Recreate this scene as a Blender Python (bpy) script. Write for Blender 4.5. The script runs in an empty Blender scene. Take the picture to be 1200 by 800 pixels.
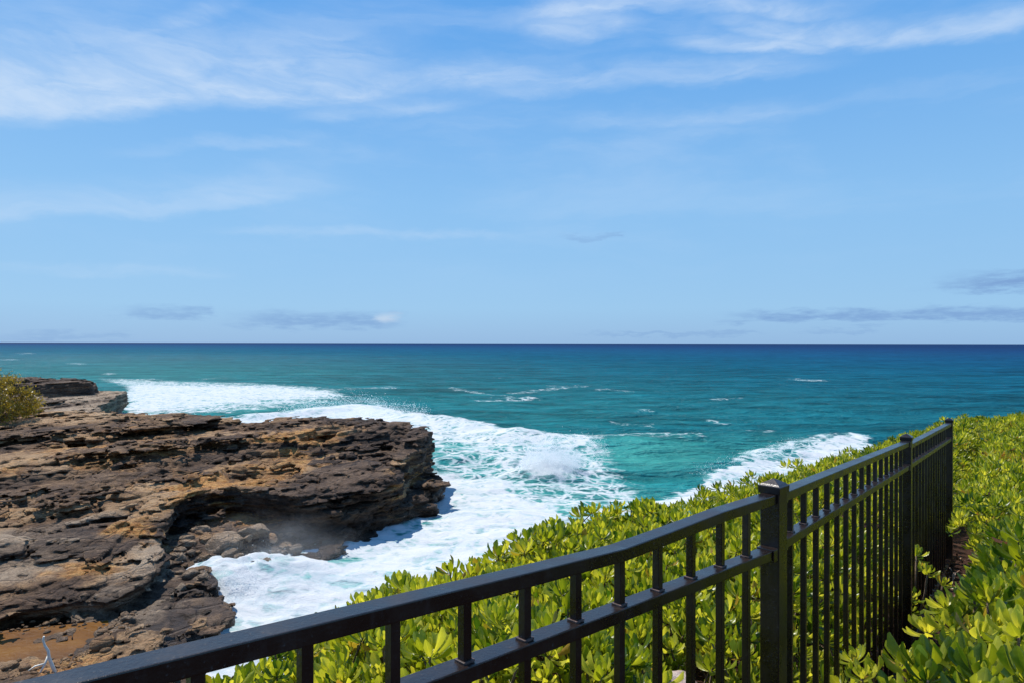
import bpy, bmesh, math, random
import numpy as np
from mathutils import Vector, Matrix
from mathutils.bvhtree import BVHTree

random.seed(7)
RNG = np.random.default_rng(7)
sc = bpy.context.scene
COL = sc.collection
R = math.radians

# ------------------------------------------------------------------ camera
EYE = 10.0                                   # metres above the sea
cam_d = bpy.data.cameras.new('camera')
cam_d.sensor_width = 36.0
cam_d.lens = 24.0
cam_d.clip_start = 0.05
cam_d.clip_end = 200000.0
cam_d.shift_y = 0.0015
cam = bpy.data.objects.new('camera', cam_d)
cam.location = (0, 0, EYE)
cam.rotation_euler = (R(90), R(-0.09), 0)
COL.objects.link(cam)
sc.camera = cam

# ------------------------------------------------------------------ light
SUN_EL, SUN_AZ = R(57), R(-48)               # azimuth clockwise from +Y (straight ahead)
sun_vec = Vector((math.sin(SUN_AZ) * math.cos(SUN_EL), math.cos(SUN_AZ) * math.cos(SUN_EL), math.sin(SUN_EL)))
sun_d = bpy.data.lights.new('sun', 'SUN')
sun_d.energy = 5.0
sun_d.angle = R(0.5)
sun_d.color = (1.0, 0.95, 0.87)
sun = bpy.data.objects.new('sun', sun_d)
sun.rotation_euler = sun_vec.to_track_quat('Z', 'Y').to_euler()
sun.location = (-30, 30, 60)
COL.objects.link(sun)

sc.view_settings.view_transform = 'Standard'
sc.view_settings.look = 'None'
sc.view_settings.exposure = 0.0
sc.view_settings.gamma = 1.0
sc.view_settings.use_curve_mapping = False
sc.render.engine = 'CYCLES'
sc.cycles.max_bounces = 8
sc.cycles.transparent_max_bounces = 12


class NT:
    """small helper to wire node trees"""
    def __init__(self, tree):
        self.t = tree
        self.n = tree.nodes
        self.l = tree.links
        self.n.clear()

    def new(self, typ, **kw):
        nd = self.n.new(typ)
        for k, v in kw.items():
            setattr(nd, k, v)
        return nd

    def set(self, sock, v):
        if isinstance(v, bpy.types.NodeSocket):
            self.l.new(v, sock)
        elif v is not None:
            sock.default_value = v

    def math(self, op, a, b=None, c=None, clamp=False):
        nd = self.new('ShaderNodeMath', operation=op, use_clamp=clamp)
        self.set(nd.inputs[0], a)
        if b is not None:
            self.set(nd.inputs[1], b)
        if c is not None:
            self.set(nd.inputs[2], c)
        return nd.outputs[0]

    def add(self, a, b): return self.math('ADD', a, b)
    def sub(self, a, b): return self.math('SUBTRACT', a, b)
    def mul(self, a, b): return self.math('MULTIPLY', a, b)

    def smooth(self, x, lo, hi, a=0.0, b=1.0):
        nd = self.new('ShaderNodeMapRange', interpolation_type='SMOOTHSTEP')
        self.set(nd.inputs['Value'], x)
        nd.inputs['From Min'].default_value = lo
        nd.inputs['From Max'].default_value = hi
        self.set(nd.inputs['To Min'], a)
        self.set(nd.inputs['To Max'], b)
        return nd.outputs[0]

    def noise(self, vec, scale, detail=4.0, rough=0.55, dist=0.0, lac=2.0, typ=None):
        nd = self.new('ShaderNodeTexNoise')
        if typ:
            nd.noise_type = typ
        self.set(nd.inputs['Vector'], vec)
        nd.inputs['Scale'].default_value = scale
        nd.inputs['Detail'].default_value = detail
        nd.inputs['Roughness'].default_value = rough
        nd.inputs['Lacunarity'].default_value = lac
        nd.inputs['Distortion'].default_value = dist
        return nd.outputs['Fac']

    def mix(self, f, a, b, blend='MIX'):
        nd = self.new('ShaderNodeMix', data_type='RGBA', blend_type=blend)
        self.set(nd.inputs[0], f)
        for s, v in ((nd.inputs[6], a), (nd.inputs[7], b)):
            if isinstance(v, tuple) and len(v) == 3:
                v = v + (1.0,)
            self.set(s, v)
        return nd.outputs[2]

    def xyz(self, x, y, z):
        nd = self.new('ShaderNodeCombineXYZ')
        for s, v in zip(nd.inputs, (x, y, z)):
            self.set(s, v)
        return nd.outputs[0]

    def sep(self, v):
        nd = self.new('ShaderNodeSeparateXYZ')
        self.set(nd.inputs[0], v)
        return nd.outputs

    def vscale(self, v, s):
        nd = self.new('ShaderNodeVectorMath', operation='MULTIPLY')
        self.set(nd.inputs[0], v)
        nd.inputs[1].default_value = s
        return nd.outputs[0]

    def vadd(self, v, w):
        nd = self.new('ShaderNodeVectorMath', operation='ADD')
        self.set(nd.inputs[0], v)
        self.set(nd.inputs[1], w)
        return nd.outputs[0]

    def attr(self, name, out='Fac'):
        return self.new('ShaderNodeAttribute', attribute_name=name).outputs[out]

    def ramp(self, f, stops, interp='LINEAR'):
        nd = self.new('ShaderNodeValToRGB')
        cr = nd.color_ramp
        cr.interpolation = interp
        while len(cr.elements) < len(stops):
            cr.elements.new(0.5)
        for e, (p, c) in zip(cr.elements, stops):
            e.position = p
            e.color = tuple(c) + (1.0,)
        self.set(nd.inputs[0], f)
        return nd.outputs[0]

    def bump(self, h, dist, strength=1.0, normal=None):
        nd = self.new('ShaderNodeBump')
        nd.inputs['Strength'].default_value = strength
        nd.inputs['Distance'].default_value = dist
        self.set(nd.inputs['Height'], h)
        if normal is not None:
            self.l.new(normal, nd.inputs['Normal'])
        return nd.outputs[0]


# ------------------------------------------------------------------ sky
world = bpy.data.worlds.new('World')
sc.world = world
world.use_nodes = True
w = NT(world.node_tree)
sky = w.new('ShaderNodeTexSky', sky_type='NISHITA')
sky.sun_disc = False
sky.sun_elevation = SUN_EL
sky.sun_rotation = SUN_AZ
sky.altitude = 0.0
sky.air_density = 1.0
sky.dust_density = 0.6
sky.ozone_density = 2.2
gen = w.new('ShaderNodeTexCoord').outputs['Generated']
dx, dy, dz = w.sep(gen)
az = w.math('ARCTAN2', dx, dy)
el = w.math('DIVIDE', dz, w.math('SQRT', w.add(w.mul(dx, dx), w.mul(dy, dy))))
# slow wander of the cirrus streaks
warp = w.sub(w.noise(w.xyz(w.mul(az, 3.0), w.mul(el, 5.0), 0.0), 1.4, 5, 0.6), 0.5)
warp2 = w.sub(w.noise(w.xyz(w.mul(az, 6.0), w.mul(el, 16.0), 3.0), 1.6, 6, 0.65), 0.5)
elw = w.add(el, w.add(w.mul(warp, 0.05), w.mul(warp2, 0.03)))


def sky_angle(px, py):
    x, z = (px - 600) / 800.0, (402 - py) / 800.0
    return math.atan2(x, 1.0), z / math.hypot(x, 1.0)


def streak(pts, up, down, amp):
    """a band of thin cloud along a parabola through three points, soft above and crisper below"""
    (a0, e0), (a1, e1), (a2, e2) = [sky_angle(*p) for p in pts]
    c = np.polyfit([a0, a1, a2], [e0, e1, e2], 2)
    cen = w.add(w.mul(w.add(w.mul(az, float(c[0])), float(c[1])), az), float(c[2]))
    d = w.sub(elw, cen)
    above = w.smooth(d, 0.0, up, 1.0, 0.0)
    below = w.smooth(d, -down, 0.0, 0.0, 1.0)
    m = w.mul(above, below)
    edge = 0.25 * (a2 - a0)
    m = w.mul(m, w.smooth(az, a0 - 0.02, a0 + edge))
    m = w.mul(m, w.smooth(az, a2 - edge, a2 + 0.02, 1.0, 0.0))
    return w.mul(m, amp)


streaks = [
    (((-260, 150), (120, 118), (520, 106)), 0.15, 0.030, 0.90),
    (((60, 118), (330, 104), (760, 96)), 0.050, 0.022, 0.70),
    (((40, 95), (170, 45), (300, -10)), 0.035, 0.030, 0.55),
    (((220, 108), (330, 75), (450, 40)), 0.035, 0.025, 0.50),
    (((580, 30), (800, 3), (1020, 25)), 0.035, 0.018, 0.75),
    (((820, 10), (1120, 40), (1300, -10)), 0.040, 0.018, 0.75),
    (((610, 35), (690, 36), (760, 22)), 0.060, 0.025, 0.55),
    (((780, 50), (890, 50), (990, 58)), 0.030, 0.018, 0.80),
    (((520, 108), (760, 94), (1010, 66)), 0.040, 0.020, 0.55),
    (((-200, 262), (100, 252), (420, 222)), 0.060, 0.014, 0.42),
    (((340, 136), (430, 132), (540, 126)), 0.030, 0.018, 0.45),
    (((620, 150), (800, 138), (960, 124)), 0.022, 0.016, 0.28),
    (((230, 275), (390, 273), (620, 280)), 0.012, 0.010, 0.30),
    (((-60, 320), (100, 318), (280, 320)), 0.012, 0.010, 0.22),
    (((120, 175), (260, 170), (380, 168)), 0.014, 0.010, 0.25),
]
acc = None
for s_ in streaks:
    v_ = streak(*s_)
    acc = v_ if acc is None else w.math('MAXIMUM', acc, v_)
wisp = w.noise(w.xyz(w.add(w.mul(az, 5.5), w.mul(el, 9.0)), w.sub(w.mul(elw, 20.0), w.mul(az, 2.5)), 0.0), 1.3, 8, 0.60, 0.6)
haze_n = w.smooth(w.noise(w.xyz(w.mul(az, 2.0), w.mul(elw, 9.0), 7.0), 1.3, 6, 0.6, 0.3), 0.42, 0.75)
haze_m = w.mul(haze_n, w.smooth(el, 0.02, 0.30))
cir = w.add(w.mul(acc, w.smooth(wisp, 0.28, 0.72, 0.30, 1.0)), w.mul(haze_m, 0.28))
cir = w.math('MINIMUM', cir, 0.9)
# clear maritime air: the pale blue gradient of the sky over the physical sky
grad = w.ramp(w.math('DIVIDE', el, 1.0, clamp=True), ((0.0, (.290, .505, .80)), (.05, (.315, .580, .88)), (.20, (.262, .545, .905)), (.36, (.172, .450, .885)), (.52, (.105, .375, .86)), (1.0, (.07, .26, .66))))
grad = w.vscale(grad, (10.0, 10.0, 10.0))
clear = w.mix(.90, sky.outputs[0], grad)
skyc = w.mix(w.mul(cir, 0.78), clear, (6.6, 7.9, 9.6))

# low grey-blue cloud bars near the horizon
lown = w.sub(w.noise(w.xyz(w.mul(az, 14.0), w.mul(el, 60.0), 0.0), 1.6, 6, 0.62), 0.5)
lacc = None
for (x0, x1, yb, yt, amp) in ((120, 250, 376, 362, .55), (250, 480, 385, 368, .65), (1075, 1560, 345, 297, 1.0), (830, 1500, 379, 350, .85),
                              (660, 905, 394, 388, .42), (930, 1040, 390, 383, .35), (640, 730, 283, 274, .35), (-40, 160, 400, 391, .35), (700, 726, 281, 277, .5)):
    a0, eb = sky_angle(x0, yb)
    a1, et = sky_angle(x1, yt)
    d = w.add(el, w.mul(lown, 0.034))
    h = et - eb
    m = w.mul(w.smooth(d, eb - h * .15, eb + h * .35), w.smooth(d, eb + h * .55, et + h * .3, 1.0, 0.0))
    L = a1 - a0
    aw = w.add(az, w.mul(lown, 0.10))
    m = w.mul(m, w.mul(w.smooth(aw, a0, a0 + min(L * .45, .09)), w.smooth(aw, a1 - L * .18, a1, 1.0, 0.0)))
    m = w.mul(m, amp)
    lacc = m if lacc is None else w.math('MAXIMUM', lacc, m)
lbrk = w.noise(w.xyz(w.mul(az, 30.0), w.mul(el, 150.0), 5.0), 1.2, 7, 0.65)
lacc = w.mul(lacc, w.smooth(lbrk, .30, .58, .45, 1.0))
skyc = w.mix(lacc, skyc, (2.1, 3.75, 6.7))
ab, eb = sky_angle(455, 373)
pf = w.mul(w.smooth(w.math('ABSOLUTE', w.add(w.sub(az, ab), w.mul(lown, 0.05))), 0.0, 0.022, 1.0, 0.0),
           w.smooth(w.math('ABSOLUTE', w.add(w.sub(el, eb), w.mul(lown, 0.012))), 0.0, 0.010, 1.0, 0.0))
skyc = w.mix(w.mul(pf, 0.5), skyc, (7.0, 7.8, 8.8))
bg = w.new('ShaderNodeBackground')
w.set(bg.inputs['Color'], skyc)
bg.inputs['Strength'].default_value = 0.10
wo = w.new('ShaderNodeOutputWorld')
w.l.new(bg.outputs[0], wo.inputs[0])

# ------------------------------------------------------------------ numeric helpers
def to_px(X, Y, Z=0.0):
    return 600 + 800 * X / Y, 401 - 800 * (Z - EYE) / Y


def from_px(px, py, Z):
    Y = 800.0 * (EYE - Z) / (py - 401.0)
    return np.array([(px - 600.0) / 800.0 * Y, Y])


def hash_i(x, y, z, seed):
    h = (x * np.int64(374761393) + y * np.int64(668265263) + z * np.int64(2147483647 - 58) + np.int64(seed) * 974634777) & 0xFFFFFFFF
    h = ((h ^ (h >> 13)) * 1274126177) & 0xFFFFFFFF
    h = ((h ^ (h >> 16)) * 2246822519) & 0xFFFFFFFF
    h = h ^ (h >> 15)
    return (h & 0xFFFFFF).astype(np.float32) / np.float32(0xFFFFFF)


def vn2(x, y, k=0, seed=0):
    """value noise in x, y with an independent field per integer k; -1..1"""
    xi, yi = np.floor(x), np.floor(y)
    fx, fy = (x - xi).astype(np.float32), (y - yi).astype(np.float32)
    xi, yi = xi.astype(np.int64), yi.astype(np.int64)
    fx = fx * fx * fx * (fx * (fx * 6 - 15) + 10)
    fy = fy * fy * fy * (fy * (fy * 6 - 15) + 10)
    k = np.asarray(k, dtype=np.int64)
    a = hash_i(xi, yi, k, seed)
    b = hash_i(xi + 1, yi, k, seed)
    c = hash_i(xi, yi + 1, k, seed)
    d = hash_i(xi + 1, yi + 1, k, seed)
    return ((a + (b - a) * fx) * (1 - fy) + (c + (d - c) * fx) * fy) * 2 - 1


def vn3(x, y, z, seed=0):
    zi = np.floor(z)
    fz = (z - zi).astype(np.float32)
    fz = fz * fz * (3 - 2 * fz)
    zi = zi.astype(np.int64)
    return vn2(x, y, zi, seed) * (1 - fz) + vn2(x, y, zi + 1, seed) * fz


def fbm2(x, y, oct=4, seed=0, gain=.5):
    s, a, t = 0, 1.0, 0
    for i in range(oct):
        s = s + a * vn2(x * 2 ** i + 13.7 * i, y * 2 ** i - 7.1 * i, 0, seed + i)
        t += a
        a *= gain
    return s / t


def cell2(x, y, k, seed):
    """random value of the nearest jittered cell and the distance to its border"""
    xi, yi = np.floor(x).astype(np.int64), np.floor(y).astype(np.int64)
    k = np.asarray(k, dtype=np.int64)
    d1 = np.full(x.shape, 9.0, np.float32)
    d2 = d1.copy()
    v = np.zeros(x.shape, np.float32)
    for i in (-1, 0, 1):
        for j in (-1, 0, 1):
            cx, cy = xi + i, yi + j
            jx = cx + hash_i(cx, cy, k, seed)
            jy = cy + hash_i(cx, cy, k, seed + 5)
            d = np.hypot(x - jx, y - jy).astype(np.float32)
            near = d < d1
            d2 = np.where(near, d1, np.minimum(d2, d))
            v = np.where(near, hash_i(cx, cy, k, seed + 9), v)
            d1 = np.where(near, d, d1)
    return v, d2 - d1


def sstep(a, b, x):
    t = np.clip((x - a) / (b - a), 0, 1)
    return t * t * (3 - 2 * t)


def poly_sd(poly, X, Y):
    """signed distance to a polygon, positive inside"""
    P = np.asarray(poly, float)
    X = np.asarray(X, float)
    Y = np.asarray(Y, float)
    d2 = np.full(X.shape, 1e18)
    ins = np.zeros(X.shape, bool)
    for i in range(len(P)):
        ax, ay = P[i]
        bx, by = P[(i + 1) % len(P)]
        ex, ey = bx - ax, by - ay
        t = np.clip(((X - ax) * ex + (Y - ay) * ey) / (ex * ex + ey * ey + 1e-12), 0, 1)
        d2 = np.minimum(d2, (X - ax - t * ex) ** 2 + (Y - ay - t * ey) ** 2)
        if ay != by:
            cr = ((ay > Y) != (by > Y)) & (X < (bx - ax) * (Y - ay) / (by - ay) + ax)
            ins ^= cr
    d = np.sqrt(d2)
    return np.where(ins, d, -d)


def line_d(pts, X, Y):
    """distance to an open polyline and the position along it 0..1"""
    P = np.asarray(pts, float)
    best = np.full(np.shape(X), 1e18)
    side = np.zeros(np.shape(X))
    tt = np.zeros(np.shape(X))
    n = len(P) - 1
    for i in range(n):
        ax, ay = P[i]
        ex, ey = P[i + 1] - P[i]
        t = np.clip(((X - ax) * ex + (Y - ay) * ey) / (ex * ex + ey * ey), 0, 1)
        d = (X - ax - t * ex) ** 2 + (Y - ay - t * ey) ** 2
        m = d < best
        best = np.where(m, d, best)
        side = np.where(m, np.sign(ex * (Y - ay) - ey * (X - ax)), side)
        tt = np.where(m, (i + t) / n, tt)
    return np.sqrt(best), side, tt


class TPS:
    def __init__(self, pts):
        P = np.asarray(pts, float)
        self.p = P[:, :2]
        n = len(P)
        K = self.k(np.linalg.norm(self.p[:, None] - self.p[None], axis=2)) + np.eye(n) * 2.0
        A = np.zeros((n + 3, n + 3))
        A[:n, :n] = K
        A[:n, n] = 1
        A[:n, n + 1:] = self.p
        A[n, :n] = 1
        A[n + 1:, :n] = self.p.T
        self.c = np.linalg.solve(A, np.r_[P[:, 2], 0, 0, 0])

    @staticmethod
    def k(r):
        return r * r * np.log(r + 1e-9)

    def __call__(self, X, Y):
        s = self.c[-3] + self.c[-2] * X + self.c[-1] * Y
        for (a, b), c in zip(self.p, self.c):
            s = s + c * self.k(np.hypot(X - a, Y - b))
        return s


def mesh_np(name, verts, faces, smooth=True):
    """fast mesh from arrays; faces is an (n, 3) or (n, 4) array, or a list of such"""
    if not isinstance(faces, (list, tuple)):
        faces = [faces]
    faces = [np.asarray(f, np.int32) for f in faces if len(f)]
    me = bpy.data.meshes.new(name)
    verts = np.asarray(verts, np.float32)
    me.vertices.add(len(verts))
    me.vertices.foreach_set('co', verts.ravel())
    loops = np.concatenate([f.ravel() for f in faces])
    sizes = np.concatenate([np.full(len(f), f.shape[1], np.int32) for f in faces])
    me.loops.add(len(loops))
    me.loops.foreach_set('vertex_index', loops)
    me.polygons.add(len(sizes))
    starts = np.r_[0, np.cumsum(sizes)[:-1]].astype(np.int32)
    me.polygons.foreach_set('loop_start', starts)
    me.polygons.foreach_set('use_smooth', np.full(len(sizes), smooth))
    me.update(calc_edges=True)
    me.validate()
    return me


def set_attr(me, name, arr):
    a = me.attributes.new(name, 'FLOAT', 'POINT')
    a.data.foreach_set('value', np.asarray(arr, np.float32).ravel())


def link(name, me, mat=None, parent=None, loc=None):
    o = bpy.data.objects.new(name, me)
    if mat is not None and not me.materials:
        me.materials.append(mat)
    COL.objects.link(o)
    if parent is not None:
        o.parent = parent
    if loc is not None:
        o.location = loc
    return o


def tag(o, label=None, cat=None, group=None, kind=None):
    if label: o['label'] = label
    if cat: o['category'] = cat
    if group: o['group'] = group
    if kind: o['kind'] = kind
    return o


def empty(name, loc):
    o = bpy.data.objects.new(name, None)
    o.empty_display_size = 0.2
    o.location = loc
    COL.objects.link(o)
    return o


def material(name):
    m = bpy.data.materials.new(name)
    m.use_nodes = True
    return m, NT(m.node_tree)


def out_surface(t, shader):
    o = t.new('ShaderNodeOutputMaterial')
    t.l.new(shader, o.inputs['Surface'])


def principled(t, color, rough=.6, spec=.5, normal=None, **kw):
    p = t.new('ShaderNodeBsdfPrincipled')
    if isinstance(color, tuple) and len(color) == 3:
        color = color + (1.0,)
    t.set(p.inputs['Base Color'], color)
    t.set(p.inputs['Roughness'], rough)
    t.set(p.inputs['Specular IOR Level'], spec)
    if normal is not None:
        t.l.new(normal, p.inputs['Normal'])
    return p


# ------------------------------------------------------------------ materials
def rock_material(name, scale=1.0, near=False):
    m, t = material(name)
    pos = t.new('ShaderNodeNewGeometry').outputs['Position']
    bed = t.vscale(pos, (0.35, 0.35, 1.7))                 # bedding: long flat beds
    wv = t.sub(t.noise(pos, 0.35 * scale, 4), 0.5)
    bedw = t.vadd(bed, t.xyz(0.0, 0.0, t.mul(wv, 1.6)))
    n_big = t.noise(pos, 0.22 * scale, 5, 0.6, 0.4)
    n_bed = t.noise(bedw, 1.1 * scale, 7, 0.68)
    n_fine = t.noise(t.vscale(pos, (1, 1, 2.2)), 3.2 * scale, 9, 0.72)
    n_spk = t.noise(pos, 16 * scale, 4, 0.7)
    bed_t = t.mul(t.sub(t.attr('bed'), .5), .30)
    n_bed0 = n_bed
    n_bed = t.add(n_bed, bed_t)
    base = t.ramp(t.add(t.mul(n_bed, .62), t.mul(n_fine, .38)),
                  ((.30, (.022, .013, .008)), (.40, (.115, .066, .036)), (.48, (.250, .155, .086)), (.56, (.40, .265, .150)), (.68, (.56, .41, .26))))
    grey = t.ramp(t.add(t.mul(n_bed, .5), t.mul(n_fine, .5)),
                  ((.30, (.035, .029, .025)), (.41, (.175, .134, .100)), (.52, (.37, .295, .225)), (.66, (.54, .455, .36))))
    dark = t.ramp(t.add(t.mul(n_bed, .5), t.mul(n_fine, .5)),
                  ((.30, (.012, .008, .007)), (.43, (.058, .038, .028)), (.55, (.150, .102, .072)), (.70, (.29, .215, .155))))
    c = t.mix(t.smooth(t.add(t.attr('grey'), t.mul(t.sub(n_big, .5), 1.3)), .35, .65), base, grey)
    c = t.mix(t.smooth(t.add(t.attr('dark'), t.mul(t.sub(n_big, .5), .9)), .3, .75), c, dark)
    orange = t.ramp(n_fine, ((.3, (.14, .045, .009)), (.46, (.50, .235, .058)), (.60, (.74, .46, .17))))
    of = t.add(t.attr('ochre'), t.mul(t.sub(t.noise(bedw, .8 * scale, 6, .65, .8), .5), 2.2))
    c = t.mix(t.mul(t.smooth(of, .36, .90), .9), c, orange)
    crack = t.smooth(n_spk, .36, .52, .55, 1.0)
    c = t.mix(1.0, c, t.xyz(crack, crack, crack), 'MULTIPLY')
    c = t.mix(1.0, c, (1.10, .98, .84), 'MULTIPLY')
    # wet band just above the sea
    z = t.sep(pos)[2]
    wet = t.smooth(t.add(z, t.mul(t.sub(n_big, .5), 1.4)), .35, 1.25, 1.0, 0.0)
    c = t.mix(t.mul(wet, .85), c, t.mix(1.0, c, (.34, .31, .28), 'MULTIPLY'))
    h = t.add(t.mul(n_bed0, 1.1), t.add(t.mul(n_fine, .55), t.mul(n_spk, .10)))
    vor = t.new('ShaderNodeTexVoronoi', feature='DISTANCE_TO_EDGE')
    t.set(vor.inputs['Vector'], t.vadd(t.vscale(pos, (.5, .5, 1.6)), t.xyz(wv, t.mul(wv, -1.0), wv)))
    vor.inputs['Scale'].default_value = 1.3 * scale
    ck = t.smooth(vor.outputs['Distance'], 0.0, .07)
    h = t.add(h, t.mul(ck, .22))
    b = t.bump(h, .60 / scale, 1.0)
    rough = t.mix(wet, (.88,) * 3, (.32,) * 3)
    p = principled(t, c, rough, .35, b)
    out_surface(t, p.outputs[0])
    return m


M_ROCK = rock_material('layered_lava_rock')
M_BOULDER = rock_material('boulder_rock', 1.6)

# water
M_WATER, t = material('sea_water')
pos = t.new('ShaderNodeNewGeometry').outputs['Position']
dist = t.new('ShaderNodeVectorMath', operation='LENGTH')
t.set(dist.inputs[0], t.vscale(pos, (1, 1, 0)))
dist = dist.outputs['Value']
px_, py_, pz_ = t.sep(pos)
patch = t.noise(t.vscale(pos, (.010, .035, 0)), 1.0, 6, .6)
# water gets deeper and bluer offshore, and bluer towards the open sea on the right
off = t.add(t.math('LOGARITHM', t.math('MAXIMUM', dist, 1.0), 10.0), t.mul(t.sub(patch, .5), .30))
off = t.add(off, t.sub(t.mul(t.math('DIVIDE', px_, dist), .58), .06))
deep = t.ramp(t.math('DIVIDE', off, 4.0),
              ((.40, (.007, .160, .175)), (.52, (.004, .112, .142)), (.64, (.002, .088, .142)), (.75, (.002, .062, .140)), (.84, (.003, .036, .116)), (.93, (.003, .024, .088))))
shal = t.attr('shallow')
col = t.mix(shal, deep, (.055, .330, .290))
swell = t.noise(t.vscale(pos, (.10, .24, 0)), 1.0, 5, .62, .3)
chop = t.noise(t.vscale(pos, (.55, 1.0, 0)), 1.0, 5, .65, .3)
far = t.noise(t.vscale(pos, (.018, .06, 0)), 1.0, 6, .7)
mod = t.add(t.add(t.smooth(swell, .3, .7, .66, 1.28), t.smooth(far, .3, .7, -.28, .28)), t.smooth(chop, .3, .7, -.14, .14))  # wave shading painted into the water colour, following swell and chop
mod = t.add(t.mul(t.sub(mod, 1.0), t.sub(1.0, t.mul(shal, .75))), 1.0)
col = t.mix(1.0, col, t.xyz(mod, mod, mod), 'MULTIPLY')
# foam
F = t.attr('foam')
wq = t.new('ShaderNodeTexNoise')
t.set(wq.inputs['Vector'], pos)
wq.inputs['Scale'].default_value = .45
wq.inputs['Detail'].default_value = 4
wv = t.new('ShaderNodeVectorMath', operation='SCALE')
t.set(wv.inputs[0], t.vadd(wq.outputs['Color'], (-.5, -.5, -.5)))
wv.inputs['Scale'].default_value = 2.6
pw = t.vadd(t.vscale(pos, (1, .8, 0)), wv.outputs[0])
lace = None
for scl, amp, wd in ((.42, 1.0, .16), (1.1, .8, .20)):
    vo = t.new('ShaderNodeTexVoronoi', feature='DISTANCE_TO_EDGE')
    t.set(vo.inputs['Vector'], pw)
    vo.inputs['Scale'].default_value = scl
    l_ = t.mul(t.smooth(vo.outputs['Distance'], 0.0, wd, 1.0, 0.0), amp)
    lace = l_ if lace is None else t.math('MAXIMUM', lace, l_)
fn = t.noise(t.vscale(pos, (.5, .75, .5)), 1.0, 9, .66, .5)
fn2 = t.noise(pos, 3.0, 6, .7)
stk = t.noise(t.vadd(t.vscale(pos, (.22, 1.1, 0)), wv.outputs[0]), 1.0, 7, .62, 1.2)      # long drawn-out streaks
inner = t.smooth(F, .60, 1.0, 1.0, .62)                  # dense foam is smooth, thin foam is laced
fv = t.add(F, t.mul(inner, t.add(t.mul(t.sub(fn, .5), 1.0), t.add(t.mul(t.sub(stk, .5), 1.1), t.add(t.mul(t.sub(fn2, .5), .45), t.mul(t.sub(lace, .40), .62))))))
ff = t.mul(t.smooth(fv, .36, .98), t.smooth(F, .02, .16))
thin = t.mul(t.smooth(fv, .05, .75), t.smooth(F, .05, .45))
# aerated water under the foam
col = t.mix(t.mul(thin, .62), col, (.27, .52, .50))
hgt = t.add(t.mul(swell, 1.1), t.add(t.mul(chop, .40), t.mul(far, 3.0)))
fade = t.smooth(dist, 60.0, 900.0, 1.0, .35)
bw = t.bump(t.mul(hgt, fade), 1.9, 1.0)
dif = t.new('ShaderNodeBsdfDiffuse')
t.set(dif.inputs['Color'], col)
t.l.new(bw, dif.inputs['Normal'])
glo = t.new('ShaderNodeBsdfGlossy')
glo.inputs['Roughness'].default_value = .22
glo.inputs['Color'].default_value = (1, 1, 1, 1)
t.l.new(bw, glo.inputs['Normal'])
fr = t.new('ShaderNodeFresnel')
fr.inputs['IOR'].default_value = 1.33
t.l.new(bw, fr.inputs['Normal'])
refl = t.math('MINIMUM', t.mul(fr.outputs[0], .35), .055)
mx = t.new('ShaderNodeMixShader')
t.set(mx.inputs[0], refl)
t.l.new(dif.outputs[0], mx.inputs[1])
t.l.new(glo.outputs[0], mx.inputs[2])
fb = t.bump(t.add(t.mul(fn, 1.0), t.mul(fn2, .30)), .26, .7)
fc = t.ramp(t.add(t.mul(fn, .45), t.add(t.mul(stk, .35), t.mul(fn2, .20))), ((.34, (.36, .47, .50)), (.43, (.50, .565, .58)), (.52, (.605, .625, .625)), (.62, (.66, .66, .655))))
fd = t.new('ShaderNodeBsdfDiffuse')
t.set(fd.inputs['Color'], fc)
t.l.new(fb, fd.inputs['Normal'])
mx2 = t.new('ShaderNodeMixShader')
t.set(mx2.inputs[0], ff)
t.l.new(mx.outputs[0], mx2.inputs[1])
t.l.new(fd.outputs[0], mx2.inputs[2])
out_surface(t, mx2.outputs[0])

# spray
M_SPRAY, t = material('white_spray')
d_ = t.new('ShaderNodeBsdfDiffuse')
d_.inputs['Color'].default_value = (.95, .96, .96, 1)
tr = t.new('ShaderNodeBsdfTranslucent')
tr.inputs['Color'].default_value = (.97, .98, .98, 1)
m_ = t.new('ShaderNodeMixShader')
m_.inputs[0].default_value = .6
t.l.new(d_.outputs[0], m_.inputs[1])
t.l.new(tr.outputs[0], m_.inputs[2])
out_surface(t, m_.outputs[0])

# soil
M_SOIL, t = material('dark_red_soil')
pos = t.new('ShaderNodeNewGeometry').outputs['Position']
n1 = t.noise(pos, 3.0, 8, .7)
n2 = t.noise(pos, 28.0, 6, .7)
c = t.ramp(n1, ((.3, (.022, .010, .007)), (.55, (.060, .026, .016)), (.75, (.13, .065, .04))))
c = t.mix(t.smooth(n2, .60, .72), c, (.24, .15, .10))
out_surface(t, principled(t, c, .95, .2, t.bump(t.add(n1, t.mul(n2, .3)), .06)).outputs[0])


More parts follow.
